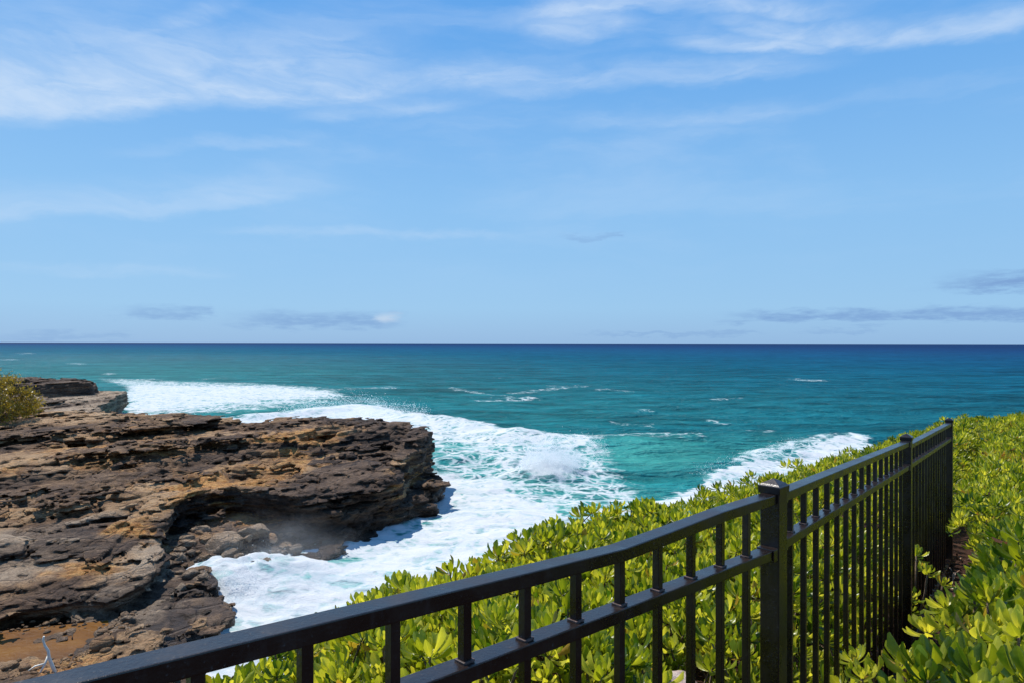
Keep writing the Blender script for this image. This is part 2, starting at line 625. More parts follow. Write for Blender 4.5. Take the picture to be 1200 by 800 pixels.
def leaf_material(name, dark, mid, light, trans, rough=.38, tfac=.42):
    m, t = material(name)
    v = t.attr('tone')
    ag = t.attr('age')
    pos = t.new('ShaderNodeNewGeometry').outputs['Position']
    n = t.noise(pos, 30.0, 4, .6)
    f = t.add(v, t.mul(t.sub(n, .5), .22))
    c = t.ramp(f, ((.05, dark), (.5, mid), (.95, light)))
    vein = t.smooth(t.math('ABSOLUTE', t.attr('across')), 0.0, .16, 1.25, 1.0)
    c = t.mix(1.0, c, t.xyz(vein, vein, vein), 'MULTIPLY')
    c = t.mix(t.smooth(ag, .93, .97), c, (.34, .22, .035))
    c = t.mix(t.smooth(ag, .975, .99), c, (.16, .07, .025))
    b = t.bump(t.noise(pos, 55.0, 3, .5), .003, .6)
    p = principled(t, c, rough, .5, b)
    tc = t.mix(1.0, c, trans, 'MULTIPLY')
    tl = t.new('ShaderNodeBsdfTranslucent')
    t.set(tl.inputs['Color'], tc)
    mx = t.new('ShaderNodeMixShader')
    mx.inputs[0].default_value = tfac
    t.l.new(p.outputs[0], mx.inputs[1])
    t.l.new(tl.outputs[0], mx.inputs[2])
    out_surface(t, mx.outputs[0])
    return m


M_LEAF = leaf_material('naupaka_leaf', (.045, .100, .008), (.265, .305, .017), (.600, .570, .075), (1.75, 1.65, .8), .32, .48)
M_FARBUSH = leaf_material('ochre_bush_leaf', (.07, .052, .008), (.25, .185, .018), (.42, .32, .04), (1.4, 1.3, .9))

M_STEM, t = material('woody_stem')
pos = t.new('ShaderNodeNewGeometry').outputs['Position']
n1 = t.noise(pos, 40, 6, .7)
out_surface(t, principled(t, t.ramp(n1, ((.3, (.10, .065, .045)), (.7, (.30, .22, .16)))), .85, .2, t.bump(n1, .01)).outputs[0])

M_DRY, t = material('bleached_wood')
pos = t.new('ShaderNodeNewGeometry').outputs['Position']
n1 = t.noise(t.vscale(pos, (1, 1, .3)), 25, 6, .7)
out_surface(t, principled(t, t.ramp(n1, ((.3, (.70, .64, .52)), (.7, (.90, .86, .76)))), .8, .2, t.bump(n1, .01)).outputs[0])

M_LITTER, t = material('dry_leaf_litter')
c = t.ramp(t.attr('tint'), ((0, (.05, .022, .014)), (.5, (.14, .07, .04)), (.8, (.30, .19, .13)), (1, (.48, .36, .28))))
out_surface(t, principled(t, c, .8, .2).outputs[0])

M_PALEROCK, t = material('pale_stone')
pos = t.new('ShaderNodeNewGeometry').outputs['Position']
n1 = t.noise(pos, 14, 8, .7)
out_surface(t, principled(t, t.ramp(n1, ((.3, (.30, .21, .18)), (.55, (.52, .40, .35)), (.75, (.70, .60, .54)))), .9, .2, t.bump(n1, .03)).outputs[0])

M_POOL, t = material('ochre_pool')
pos = t.new('ShaderNodeNewGeometry').outputs['Position']
n1 = t.noise(pos, .8, 6, .6)
n2 = t.noise(pos, 5.0, 6, .6)
c = t.ramp(n1, ((.3, (.10, .036, .003)), (.55, (.165, .064, .005)), (.75, (.21, .095, .012))))
out_surface(t, principled(t, c, .45, .12, t.bump(t.add(n2, n1), .04)).outputs[0])

M_PAINT, t = material('dark_bronze_paint')
tc = t.new('ShaderNodeTexCoord').outputs['Object']
pos = t.new('ShaderNodeNewGeometry').outputs['Position']
n1 = t.noise(pos, 9, 6, .65)
n2 = t.noise(pos, 160, 3, .6)
n3 = t.noise(pos, 38, 3, .5)
c = t.mix(t.smooth(n1, .4, .75), (.0105, .0052, .0036), (.024, .0120, .0082))
c = t.mix(t.mul(t.smooth(t.noise(t.vscale(pos, (1, 1, .35)), 22, 7, .7), .52, .75), .11), c, (.17, .155, .14))
c = t.mix(t.mul(t.smooth(n2, .66, .74), .35), c, (.16, .14, .13))          # salt and dust specks
c = t.mix(t.mul(t.smooth(n3, .80, .815), .8), c, (.55, .53, .50))          # a few bird marks
rg = t.add(t.smooth(n1, .3, .7, .22, .38), t.mul(t.smooth(n2, .6, .7), .15))
out_surface(t, principled(t, c, rg, .60, t.bump(n2, .0012, .5)).outputs[0])
M_COLLAR, t = material('worn_bronze_paint')
pos = t.new('ShaderNodeNewGeometry').outputs['Position']
n1 = t.noise(pos, 60, 4, .6)
out_surface(t, principled(t, t.ramp(n1, ((.35, (.035, .024, .022)), (.65, (.13, .085, .075)))), .5, .4, t.bump(n1, .002)).outputs[0])

# ------------------------------------------------------------------ the rocky headland
Wp = lambda lst: np.array([from_px(*p) for p in lst])
# upper beds: outline of their lip, from the tip round the cove to the left
lip = [(503, 516, 3.5), (482, 535, 3.1), (470, 552, 2.7), (462, 572, 2.1), (440, 590, 1.8), (400, 598, 1.8), (360, 594, 2.0), (320, 583, 2.3), (285, 578, 2.4), (250, 574, 2.5),
       (222, 582, 2.4), (204, 596, 2.15), (198, 618, 1.95), (196, 645, 1.75), (186, 672, 1.6), (160, 695, 1.5), (126, 714, 1.45), (90, 708, 1.45), (50, 716, 1.4), (0, 742, 1.3), (-160, 790, 1.15)]
P1 = list(Wp(lip)) + [np.array(p) for p in ((-34, 14.0), (-140, 14.0), (-140, 112), (-90, 106), (-70, 103), (-58, 100), (-54.5, 97), (-52.5, 92), (-50, 86), (-47, 79), (-43.5, 72), (-39, 66),
                                           (-33, 61), (-27.5, 58), (-22.8, 55.2), (-20.5, 52.8), (-16, 52.6), (-11, 51.4), (-7.5, 49.0), (-5.6, 47.6))]
# low skirt: spur, beach under the cliff, low rocks by the inlet, pool floor
low = [(498, 560, 0), (490, 574, 0), (500, 580, 0), (513, 585, 0), (513, 594, 0), (502, 603, 0), (475, 614, 0), (440, 630, 0), (400, 648, 0), (370, 662, 0), (335, 671, 0), (306, 672, 0),
       (286, 668, 0), (262, 676, 0), (240, 686, 0), (232, 694, 0), (252, 700, 0), (262, 722, 0), (266, 748, 0), (240, 800, 0), (200, 840, 0), (60, 900, 0), (-300, 900, 0)]
P0 = list(Wp(low)) + [np.array(p) for p in ((-60, 10), (-60, 40), (-30, 50), (-6, 47))]

S_pts = []
for (px, py, z) in ((500, 507, 3.75), (440, 499, 4.0), (395, 496, 4.1), (350, 498, 4.05), (290, 498, 3.9), (240, 496, 3.9), (180, 493, 4.0), (140, 492, 3.9), (90, 486, 3.75), (40, 478, 3.9), (0, 480, 3.9),
                    (480, 530, 3.2), (430, 530, 3.2), (380, 530, 3.3), (320, 530, 3.3), (250, 520, 3.5), (180, 520, 3.5), (100, 512, 3.5), (20, 510, 3.45),
                    (440, 560, 2.5), (380, 565, 2.5), (320, 560, 2.7), (260, 555, 2.85), (200, 560, 2.75), (120, 560, 2.65), (30, 560, 2.6),
                    (400, 592, 1.9), (330, 583, 2.3), (250, 574, 2.5), (205, 596, 2.15), (120, 600, 2.15), (30, 600, 2.15), (-80, 600, 2.1),
                    (190, 640, 1.75), (110, 640, 1.75), (20, 650, 1.7), (-80, 660, 1.6), (150, 690, 1.5), (60, 700, 1.45), (0, 730, 1.35), (-150, 780, 1.2)):
    a = from_px(px, py, z)
    S_pts.append((a[0], a[1], z))
for (x, y, z) in ((-36, 62, 3.1), (-41, 67, 2.75), (-50, 68, 2.8), (-62, 70, 3.0), (-47, 75, 2.8), (-50, 84, 3.1), (-52, 92, 3.0), (-58, 80, 3.1), (-60, 95, 3.0), (-70, 75, 3.6), (-90, 80, 4.0), (-90, 100, 3.4), (-130, 60, 4.5), (-130, 100, 4), (-80, 45, 3.4), (-60, 55, 3.7), (-130, 20, 1.2), (-50, 18, 1.2)):
    S_pts.append((x, y, z))
S_f = TPS(S_pts)
L_pts = []
for (px, py, z) in ((514, 578, 1.15), (500, 577, 1.2), (480, 582, 1.2), (455, 600, .9), (420, 620, .5), (380, 640, .35), (350, 650, .3), (300, 655, .45), (270, 640, .9), (235, 630, 1.1), (215, 650, .9),
                    (250, 665, .45), (205, 670, .9), (210, 690, .75), (235, 694, .85), (250, 706, .85), (220, 720, .9), (180, 720, .8), (160, 745, .95), (130, 742, 1.15), (100, 755, 1.1), (75, 775, 1.0), (110, 785, 1.0),
                    (60, 760, .55), (20, 770, .50), (-40, 780, .5), (-20, 810, .95), (30, 800, .95), (80, 815, .9), (150, 800, .8), (-150, 820, .9), (45, 787, 1.05), (88, 757, 1.1), (0, 799, .9)):
    a = from_px(px, py, z)
    L_pts.append((a[0], a[1], z))
L_f = TPS(L_pts)


def bed_wander(X, Y):
    return .26 * fbm2(X / 11, Y / 11, 2, 41) + .07 * fbm2(X / 2.2, Y / 2.2, 3, 51)


def beds(x, y, z, wander):
    """number of the rock bed at a place; beds dip gently"""
    wv = z - .062 * x - .008 * y + wander
    return wv / .27 + .55 * np.sin(wv * 2.3 + 1.0)


def build_headland():
    th = np.arange(R(-52), R(-2.2), .0030)
    r = np.exp(np.arange(math.log(15.5), math.log(125.0), .0058))
    z = np.arange(-.65, 6.1, .052)
    TH, RR = np.meshgrid(th, r, indexing='ij')
    X, Y = RR * np.sin(TH), RR * np.cos(TH)
    n1 = fbm2(X / 3.0, Y / 3.0, 4, 11)
    n2 = fbm2(X / 1.1 + 4, Y / 1.1, 3, 21)
    sd1 = poly_sd(P1, X, Y) + .55 * n1 + .20 * n2
    sd0 = poly_sd(P0, X, Y) + .35 * n1 + .25 * n2
    S = np.clip(S_f(X, Y), .9, 4.6) + .22 * fbm2(X / 6, Y / 6, 3, 31)
    L = np.clip(L_f(X, Y), .15, 1.3)
    # the dark square block standing on the far shelf
    blk = poly_sd([(-66, 89), (-60, 88.5), (-55.6, 90), (-56.5, 94), (-61, 98), (-100, 101), (-100, 89)], X, Y) + .5 * n1
    S = S + 1.75 * sstep(-.15, .35, blk)
    # rougher, hollowed ground towards the tip
    rough = sstep(-22, -9, X) * sstep(20, 34, Y)
    # deep recess under the cliff at the head of the cove, and under the big slab by the pool
    cave = np.exp(-(((X + 14.5) / 3.4) ** 2 + ((Y - 35.5) / 4.5) ** 2))
    cave2 = np.exp(-(((X + 16.5) / 4.5) ** 2 + ((Y - 21.5) / 2.5) ** 2))
    ncol = X.size
    Xf, Yf, Sf, Lf = [a.ravel().astype(np.float32) for a in (X, Y, S, L)]
    s1, s0, rg = sd1.ravel().astype(np.float32), sd0.ravel().astype(np.float32), rough.ravel().astype(np.float32)
    cv = (cave.ravel() * 1.7 + cave2.ravel() * 1.5).astype(np.float32)
    dipn = bed_wander(X, Y).ravel().astype(np.float32)
    rim = (.35 + .65 * sstep(.3, 3.5, poly_sd(P1, X, Y) + 9.0 * (Y < 44))).ravel().astype(np.float32)
    soft = (1 - .55 * sstep(60, 68, Y)).ravel().astype(np.float32)
    front = (X > -30).ravel().astype(np.float32)
    pit = (sstep(.12, .42, fbm2(X / 2.6 + 3, Y / 4.2, 3, 131)) * (.35 + .65 * rough) * sstep(.5, 2.0, sd1)).ravel().astype(np.float32)
    def spot(px, py, z_, rx, ry):
        c = from_px(px, py, z_)
        return np.exp(-((X - c[0]) / rx) ** 2 - ((Y - c[1]) / ry) ** 2)
    smo = (1 - .62 * np.clip(spot(90, 655, 1.7, 6, 4.5) + spot(150, 690, 1.5, 3, 3) + .9 * spot(265, 563, 2.6, 6, 2.6) + .7 * spot(60, 545, 3.0, 8, 3), 0, 1)).ravel().astype(np.float32)
    D = np.empty((ncol, len(z)), np.float32)
    act = np.nonzero((s1 > -3.0) | (s0 > -2.0))[0]
    D[:] = -1.0
    xa, ya, Sa, La, s1a, s0a, ra, ca, da, so, ri, pi_, sm = [q[act] for q in (Xf, Yf, Sf, Lf, s1, s0, rg, cv, dipn, soft, rim, pit, smo)]
    for k, zz in enumerate(z):
        lay = beds(xa, ya, zz, da)
        li = np.floor(lay).astype(np.int64)
        fr = (lay - li).astype(np.float32)
        a1 = vn2(xa / 3.6, ya / 3.6, li, 3)
        a2 = vn2(xa / 1.2, ya / 1.2, li, 4)
        cvv, ce = cell2(xa / 1.5 + .35 * a2, ya / 1.5, li, 6)
        a3 = vn3(xa / .55, ya / .55, np.full_like(xa, zz / .28), 7)
        a4 = vn3(xa / 2.6, ya / 2.6, np.full_like(xa, zz / 1.3), 8)
        parting = np.exp(-((fr - .5) / .5) ** 8) * .16 - .16         # a thin groove between two beds
        lb = np.floor(lay / 3.2).astype(np.int64)                       # thick benches, broken into big slabs
        b1, be = cell2(xa / 4.2 + .3 * a1, ya / 4.2 - .2 * xa / 4.2, lb, 26)
        b2 = vn2(xa / 8, ya / 8, lb, 27)
        ln = (.65 * b2 + .80 * (b1 - .5) - .35 * np.exp(-(be / .05) ** 2) + .30 * a1 + .22 * a2 + .30 * (cvv - .5) - .30 * np.exp(-(ce / .07) ** 2) + .10 * a3 + ra * .60 * a4) * so
        ln = ln * ri * sm
        ln = np.where(ln > .25, .25 + (ln - .25) * .35, ln)
        top = Sa + .12 + ln - zz + parting
        under = ca * sstep(1.75, .9, zz) + .75 * sstep(1.5, .2, zz)
        side = (s1a + .75 * ln - under + parting * 1.5) * .8
        # thin laminae inside each bed
        l2 = np.floor(lay * 2.6).astype(np.int64)
        f2, e2 = cell2(xa / .75 + .2 * a2, ya / .75, l2, 16)
        fine = .17 * (f2 - .5) + .09 * vn2(xa / .45, ya / .45, l2, 17) - .10 * np.exp(-(e2 / .08) ** 2)
        fine = fine * (.3 + .7 * sm)
        top = top + fine - .85 * pi_ * sm
        side = side + .9 * fine
        d1 = np.minimum(top, side)
        l0 = La + .26 * a2 + .30 * (cvv - .5) + .12 * a3 - zz + 1.3 * fine - .12 * np.exp(-(ce / .06) ** 2)
        d0 = np.minimum(l0, (s0a + .5 * a2 + .35 * a4 + .2 * a3 + 1.5 * fine) * .8)
        D[act, k] = np.maximum(d1, d0)
    vol = D.reshape(len(th), len(r), len(z))
    vol[0] = vol[-1] = -1
    vol[:, 0] = vol[:, -1] = -1
    vol[:, :, 0] = vol[:, :, -1] = -1
    # surface nets
    ins = vol > 0
    cnt = np.zeros(tuple(s - 1 for s in vol.shape), np.uint8)
    offs = [(i, j, k) for i in (0, 1) for j in (0, 1) for k in (0, 1)]
    sh = cnt.shape
    for (i, j, k) in offs:
        cnt += ins[i:i + sh[0], j:j + sh[1], k:k + sh[2]]
    actc = np.nonzero((cnt > 0) & (cnt < 8))
    idx = np.full(sh, -1, np.int32)
    n = len(actc[0])
    idx[actc] = np.arange(n, dtype=np.int32)
    cv8 = np.stack([vol[actc[0] + i, actc[1] + j, actc[2] + k] for (i, j, k) in offs], 1)
    acc = np.zeros((n, 3), np.float32)
    wt = np.zeros(n, np.float32)
    for a in range(8):
        for b in range(a + 1, 8):
            oa, ob = np.array(offs[a]), np.array(offs[b])
            if np.abs(oa - ob).sum() != 1:
                continue
            va, vb = cv8[:, a], cv8[:, b]
            m = (va > 0) != (vb > 0)
            tt = np.where(m, va / np.where(m, va - vb, 1), 0)
            acc += m[:, None] * (oa[None] + tt[:, None] * (ob - oa)[None])
            wt += m
    p = acc / wt[:, None] + np.stack(actc, 1)
    T = np.interp(p[:, 0], np.arange(len(th)), th)
    RRv = np.exp(np.interp(p[:, 1], np.arange(len(r)), np.log(r)))
    Zv = np.interp(p[:, 2], np.arange(len(z)), z)
    V = np.stack([RRv * np.sin(T), RRv * np.cos(T), Zv], 1)
    faces = []
    a, b = ins[:-1, 1:-1, 1:-1], ins[1:, 1:-1, 1:-1]
    for ax in range(3):
        sl = [slice(1, -1)] * 3
        s0_, s1_ = list(sl), list(sl)
        s0_[ax], s1_[ax] = slice(0, -1), slice(1, None)
        A, B = ins[tuple(s0_)], ins[tuple(s1_)]
        e = np.nonzero(A != B)
        flip = A[e]
        base = [q + 1 for q in e]
        base[ax] = e[ax]
        u, v = (ax + 1) % 3, (ax + 2) % 3
        q = []
        for (du, dv) in ((1, 1), (0, 1), (0, 0), (1, 0)):
            c = list(base)
            c[u] = base[u] - du
            c[v] = base[v] - dv
            q.append(idx[tuple(c)])
        q = np.stack(q, 1)
        # axes (angle clockwise, radius, up) form a left-handed frame when the angle grows clockwise
        q = np.where(flip[:, None], q, q[:, ::-1])
        faces.append(q)
    F = np.concatenate(faces)
    # keep only what hangs together with the main mass
    lab = np.arange(len(V))
    ea = np.concatenate([F[:, 0], F[:, 1], F[:, 2], F[:, 3]])
    eb = np.concatenate([F[:, 1], F[:, 2], F[:, 3], F[:, 0]])
    for _ in range(400):
        m = np.minimum(lab[ea], lab[eb])
        new = lab.copy()
        np.minimum.at(new, ea, m)
        np.minimum.at(new, eb, m)
        new = new[new]
        if (new == lab).all():
            break
        lab = new
    main = np.bincount(lab).argmax()
    F = F[lab[F[:, 0]] == main]
    used = np.unique(F)
    remap = np.zeros(len(V), np.int64)
    remap[used] = np.arange(len(used))
    return V[used], remap[F]


HV, HF = build_headland()
me = mesh_np('headland', HV, HF, True)
hx, hy, hz = HV.T
# colour zones of the rock (ground plan, metres)
def blob(px, py, z, sx, sy):
    c = from_px(px, py, z)
    sc_ = c[1] / 800.0
    ey = sc_ * c[1] / max(.5, EYE - z)
    return np.exp(-((hx - c[0]) / (sx * sc_)) ** 2 - ((hy - c[1]) / (sy * ey)) ** 2)


grey = 1.0 * blob(60, 640, 1.7, 90, 35) + .9 * blob(160, 700, 1.2, 60, 45) + .5 * blob(250, 650, .8, 80, 40)
grey = grey + .95 * sstep(66, 72, hy) + .35 * blob(60, 560, 2.6, 80, 25)
ochre = .75 * blob(150, 627, 1.8, 45, 9) + .5 * blob(90, 667, 1.6, 60, 8) + .35 * blob(90, 483, 3.8, 70, 9) + .45 * blob(385, 505, 3.9, 40, 10) + .45 * blob(330, 535, 3.2, 60, 25) + .30 * blob(280, 560, 2.8, 120, 12) \
    + .30 * blob(70, 530, 3.2, 120, 30) + .95 * blob(100, 775, 1.0, 70, 25) + .25 * blob(200, 520, 3.4, 120, 25)
dark = .75 * sstep(-14, -9, hx) * sstep(28, 32, hy) * sstep(70, 60, hy) + .45 * blob(170, 600, 2.0, 40, 25) + .8 * blob(300, 610, 1.2, 90, 35) * (hz < 2.0) + 1.0 * (hz > 3.35) * sstep(80, 84, hy) \
    + .5 * blob(230, 720, .8, 40, 50) + .08 + .75 * blob(410, 625, 1.0, 110, 25) + .5 * blob(330, 610, 1.2, 70, 25)
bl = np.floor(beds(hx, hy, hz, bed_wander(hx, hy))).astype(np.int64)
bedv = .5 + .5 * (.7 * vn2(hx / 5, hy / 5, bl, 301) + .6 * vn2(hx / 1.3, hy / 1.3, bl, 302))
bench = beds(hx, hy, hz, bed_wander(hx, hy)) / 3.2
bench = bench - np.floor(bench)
tread_light = sstep(.50, .82, bench + .16 * vn2(hx / 1.6, hy / 1.6, bl, 303))      # shade painted into each bench: light tread above, dark riser below
dark = dark + .55 * (1 - tread_light) - .12
ochre = ochre + .30 * tread_light * sstep(-.1, .5, fbm2(hx / 5, hy / 5, 3, 304)) * (hy < 66)
bedv = bedv * .6 + .55 * tread_light
set_attr(me, 'bed', np.clip(bedv, 0, 1))
set_attr(me, 'grey', np.clip(grey, 0, 1))
_tip = blob(488, 543, 1.8, 16, 40) * (hz < 3.0) * (hz > .6)
ochre = ochre + .45 * _tip
dark = dark - .8 * _tip
set_attr(me, 'ochre', np.clip(ochre, 0, 1))
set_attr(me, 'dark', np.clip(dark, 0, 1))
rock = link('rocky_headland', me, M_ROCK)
tag(rock, kind='structure')
BVH = BVHTree.FromPolygons([tuple(v) for v in HV.tolist()], HF.tolist())


def cam_hit(px, py):
    """point of the headland that stands behind a place in the photo"""
    d = Vector(((px - 600) / 800.0, 1.0, (401 - py) / 800.0)).normalized()
    return BVH.ray_cast(Vector((0, 0, EYE)), d)[0]


def drop(x, y):
    h = BVH.ray_cast(Vector((x, y, 30)), Vector((0, 0, -1)))[0]
    return h.z if h is not None else -1.0


# ------------------------------------------------------------------ fence geometry (plan)
K1, K2 = 493 * 1.85, 303 * 1.85               # sections 1 and 2: depth = K / (vanishing x - px)
def on1(px): 
    Y = K1 / (1400.0 - px)
    return (px - 600) / 800.0 * Y, Y
def on2(px):
    Y = K2 / (1210.0 - px)
    return (px - 600) / 800.0 * Y, Y
POST1 = np.array(on1(907))
D1 = np.array([1.0, 1.0]) / math.sqrt(2)
D2 = np.array([610.0, 800.0]) / math.hypot(610, 800)
POST2 = np.array(on2(1062.5))
POST3 = np.array(on2(1112.5))
POST0 = POST1 - D1 * 2.44
FENCE = [POST0 - D1 * 6, POST0, POST1, POST2, POST3]


def ground_z(x, y):
    al = (x - POST1[0]) * D2[0] + (y - POST1[1]) * D2[1]
    return EYE - 1.6 - .052 * np.clip(al, -3, 9.0)


# sea-ward edge of the planting
EDGE = []
for (px, py) in ((100, 785), (230, 757), (320, 728), (370, 716), (400, 702), (470, 668), (550, 652), (635, 626), (745, 593), (830, 581), (945, 551), (1000, 530), (1050, 514), (1112, 495), (1150, 493), (1200, 492), (1300, 491)):
    m_, xr = (py - 401) / 800.0, (px - 600) / 800.0
    Yv = 4.0
    for _ in range(60):                                # where the sight line leaves the top of the leaves
        al = D2[0] * (xr * Yv - POST1[0]) + D2[1] * (Yv - POST1[1])
        Yv = (1.6 - .42 + .052 * min(max(al, -3), 9.0)) / m_
    EDGE.append(np.array([xr * Yv, Yv]))
print('EDGE', [tuple(round(float(v), 2) for v in e) for e in EDGE])
EDGE = [np.array([-4.0, 1.0])] + EDGE + [EDGE[-1] + np.array([12., 1.0])]
LAND = [tuple(p) for p in EDGE] + [(40, 16), (40, -20), (-30, -20), (-12, -4)]


def build_ground():
    xs = np.concatenate([np.linspace(-30, -6, 20, endpoint=False), np.linspace(-6, 20, 170), np.linspace(20.5, 60, 30)])
    ys = np.concatenate([np.linspace(-20, 0, 16, endpoint=False), np.linspace(0, 18, 130), np.linspace(18.5, 80, 50)])
    X, Y = np.meshgrid(xs, ys, indexing='ij')
    sd = poly_sd(LAND, X, Y) + .15 * fbm2(X, Y, 3, 5)
    g = ground_z(X, Y) + .05 * fbm2(X * 1.5, Y * 1.5, 3, 8)
    out = np.maximum(-sd, 0)
    # cliff below the planting, then a low rock apron that runs out under the sea
    cl = g - out * 1.5 + .5 * fbm2(X / 1.5, Y / 1.5, 4, 9) * np.clip(out, 0, 1)
    apron = 1.2 - out * .11 + .8 * fbm2(X / 3, Y / 3, 4, 10)
    Z = np.where(out > 0, np.maximum(cl, np.minimum(apron, cl + 9)), g)
    Z = np.maximum(Z, -2.5)
    V = np.stack([X, Y, Z], 2).reshape(-1, 3)
    nx, ny = len(xs), len(ys)
    i = np.arange(nx * ny).reshape(nx, ny)
    F = np.stack([i[:-1, :-1], i[1:, :-1], i[1:, 1:], i[:-1, 1:]], 2).reshape(-1, 4)
    me = mesh_np('ground', V, F)
    o = link('ground', me, M_SOIL)
    tag(o, kind='structure')


build_ground()

# ------------------------------------------------------------------ sea
FOAM = [
    # polygon in photo places on the sea plane, softness, density
    ([(522, 556), (560, 556), (600, 570), (625, 580), (650, 592), (660, 605), (640, 640), (560, 710), (400, 780), (240, 830), (230, 760), (225, 694), (262, 668), (310, 655), (380, 664), (440, 640), (512, 606), (535, 588)], 10, .90),
    ([(505, 545), (560, 535), (640, 545), (700, 552), (735, 570), (752, 588), (730, 610), (600, 600), (520, 570)], 12, .50),
    ([(500, 520), (600, 515), (700, 520), (725, 560), (770, 590), (700, 640), (600, 640), (540, 600)], 14, .46),
    ([(495, 556), (530, 556), (545, 585), (525, 600), (495, 600), (480, 575)], 6, 1.0),
    ([(150, 449), (330, 451), (385, 457), (395, 463), (330, 468), (260, 474), (200, 480), (150, 483)], 5, .86),
    ([(120, 444), (200, 446), (300, 449), (150, 453)], 3, .55),
    ([(330, 452), (395, 457), (403, 465), (340, 474), (270, 480), (220, 486), (150, 488), (150, 478)], 5, .56),
    ([(225, 498), (290, 490), (345, 484), (380, 478), (420, 474), (445, 477), (470, 484), (500, 490), (505, 505), (350, 510), (230, 505)], 4, .90),
    ([(470, 483), (520, 488), (570, 500), (620, 508), (690, 514), (695, 522), (640, 526), (590, 524), (540, 520), (500, 518)], 5, .78),
    ([(500, 510), (560, 506), (600, 512), (585, 535), (540, 548), (500, 550)], 7, .36),
    ([(575, 522), (650, 522), (660, 545), (640, 562), (590, 560), (570, 540)], 8, .70),
    ([(1000, 509), (975, 515), (938, 527), (905, 539), (865, 550), (818, 566), (745, 590), (900, 600), (1100, 545)], 5, .86),
    ([(925, 516), (985, 509), (965, 520), (905, 536), (850, 550), (868, 532)], 4, .52),
    ([(690, 514), (760, 510), (830, 511), (832, 515), (760, 516), (690, 520)], 3, .34),
]
WISPS = [((525, 453), (575, 462), (600, 465)), ((555, 467), (625, 466)), ((600, 460), (640, 455), (684, 451)), ((645, 451), (684, 453)), ((640, 516), (720, 511), (830, 512)),
         ((760, 506), (812, 515)), ((840, 466), (862, 464)), ((752, 480), (768, 480)), ((830, 491), (850, 494)), ((720, 496), (760, 498)), ((860, 503), (900, 506)), ((700, 455), (740, 457)), ((930, 443), (970, 444)),
         ((120, 446), (180, 444))]
_w = random.Random(12)
for _i in range(4):                                   # breaking crests far out, most of them on the left
    _x = _w.uniform(-60, 330) if _i < 7 else _w.uniform(300, 1250)
    _y = 401 + _w.choice((12, 17, 20, 22, 24, 26, 27, 30, 36, 42)) + _w.uniform(-2, 2)
    _l = _w.uniform(3, 12) * (.5 + (_y - 401) / 30)
    WISPS.append(((_x, _y), (_x + _l, _y + _w.uniform(-.4, .4))))


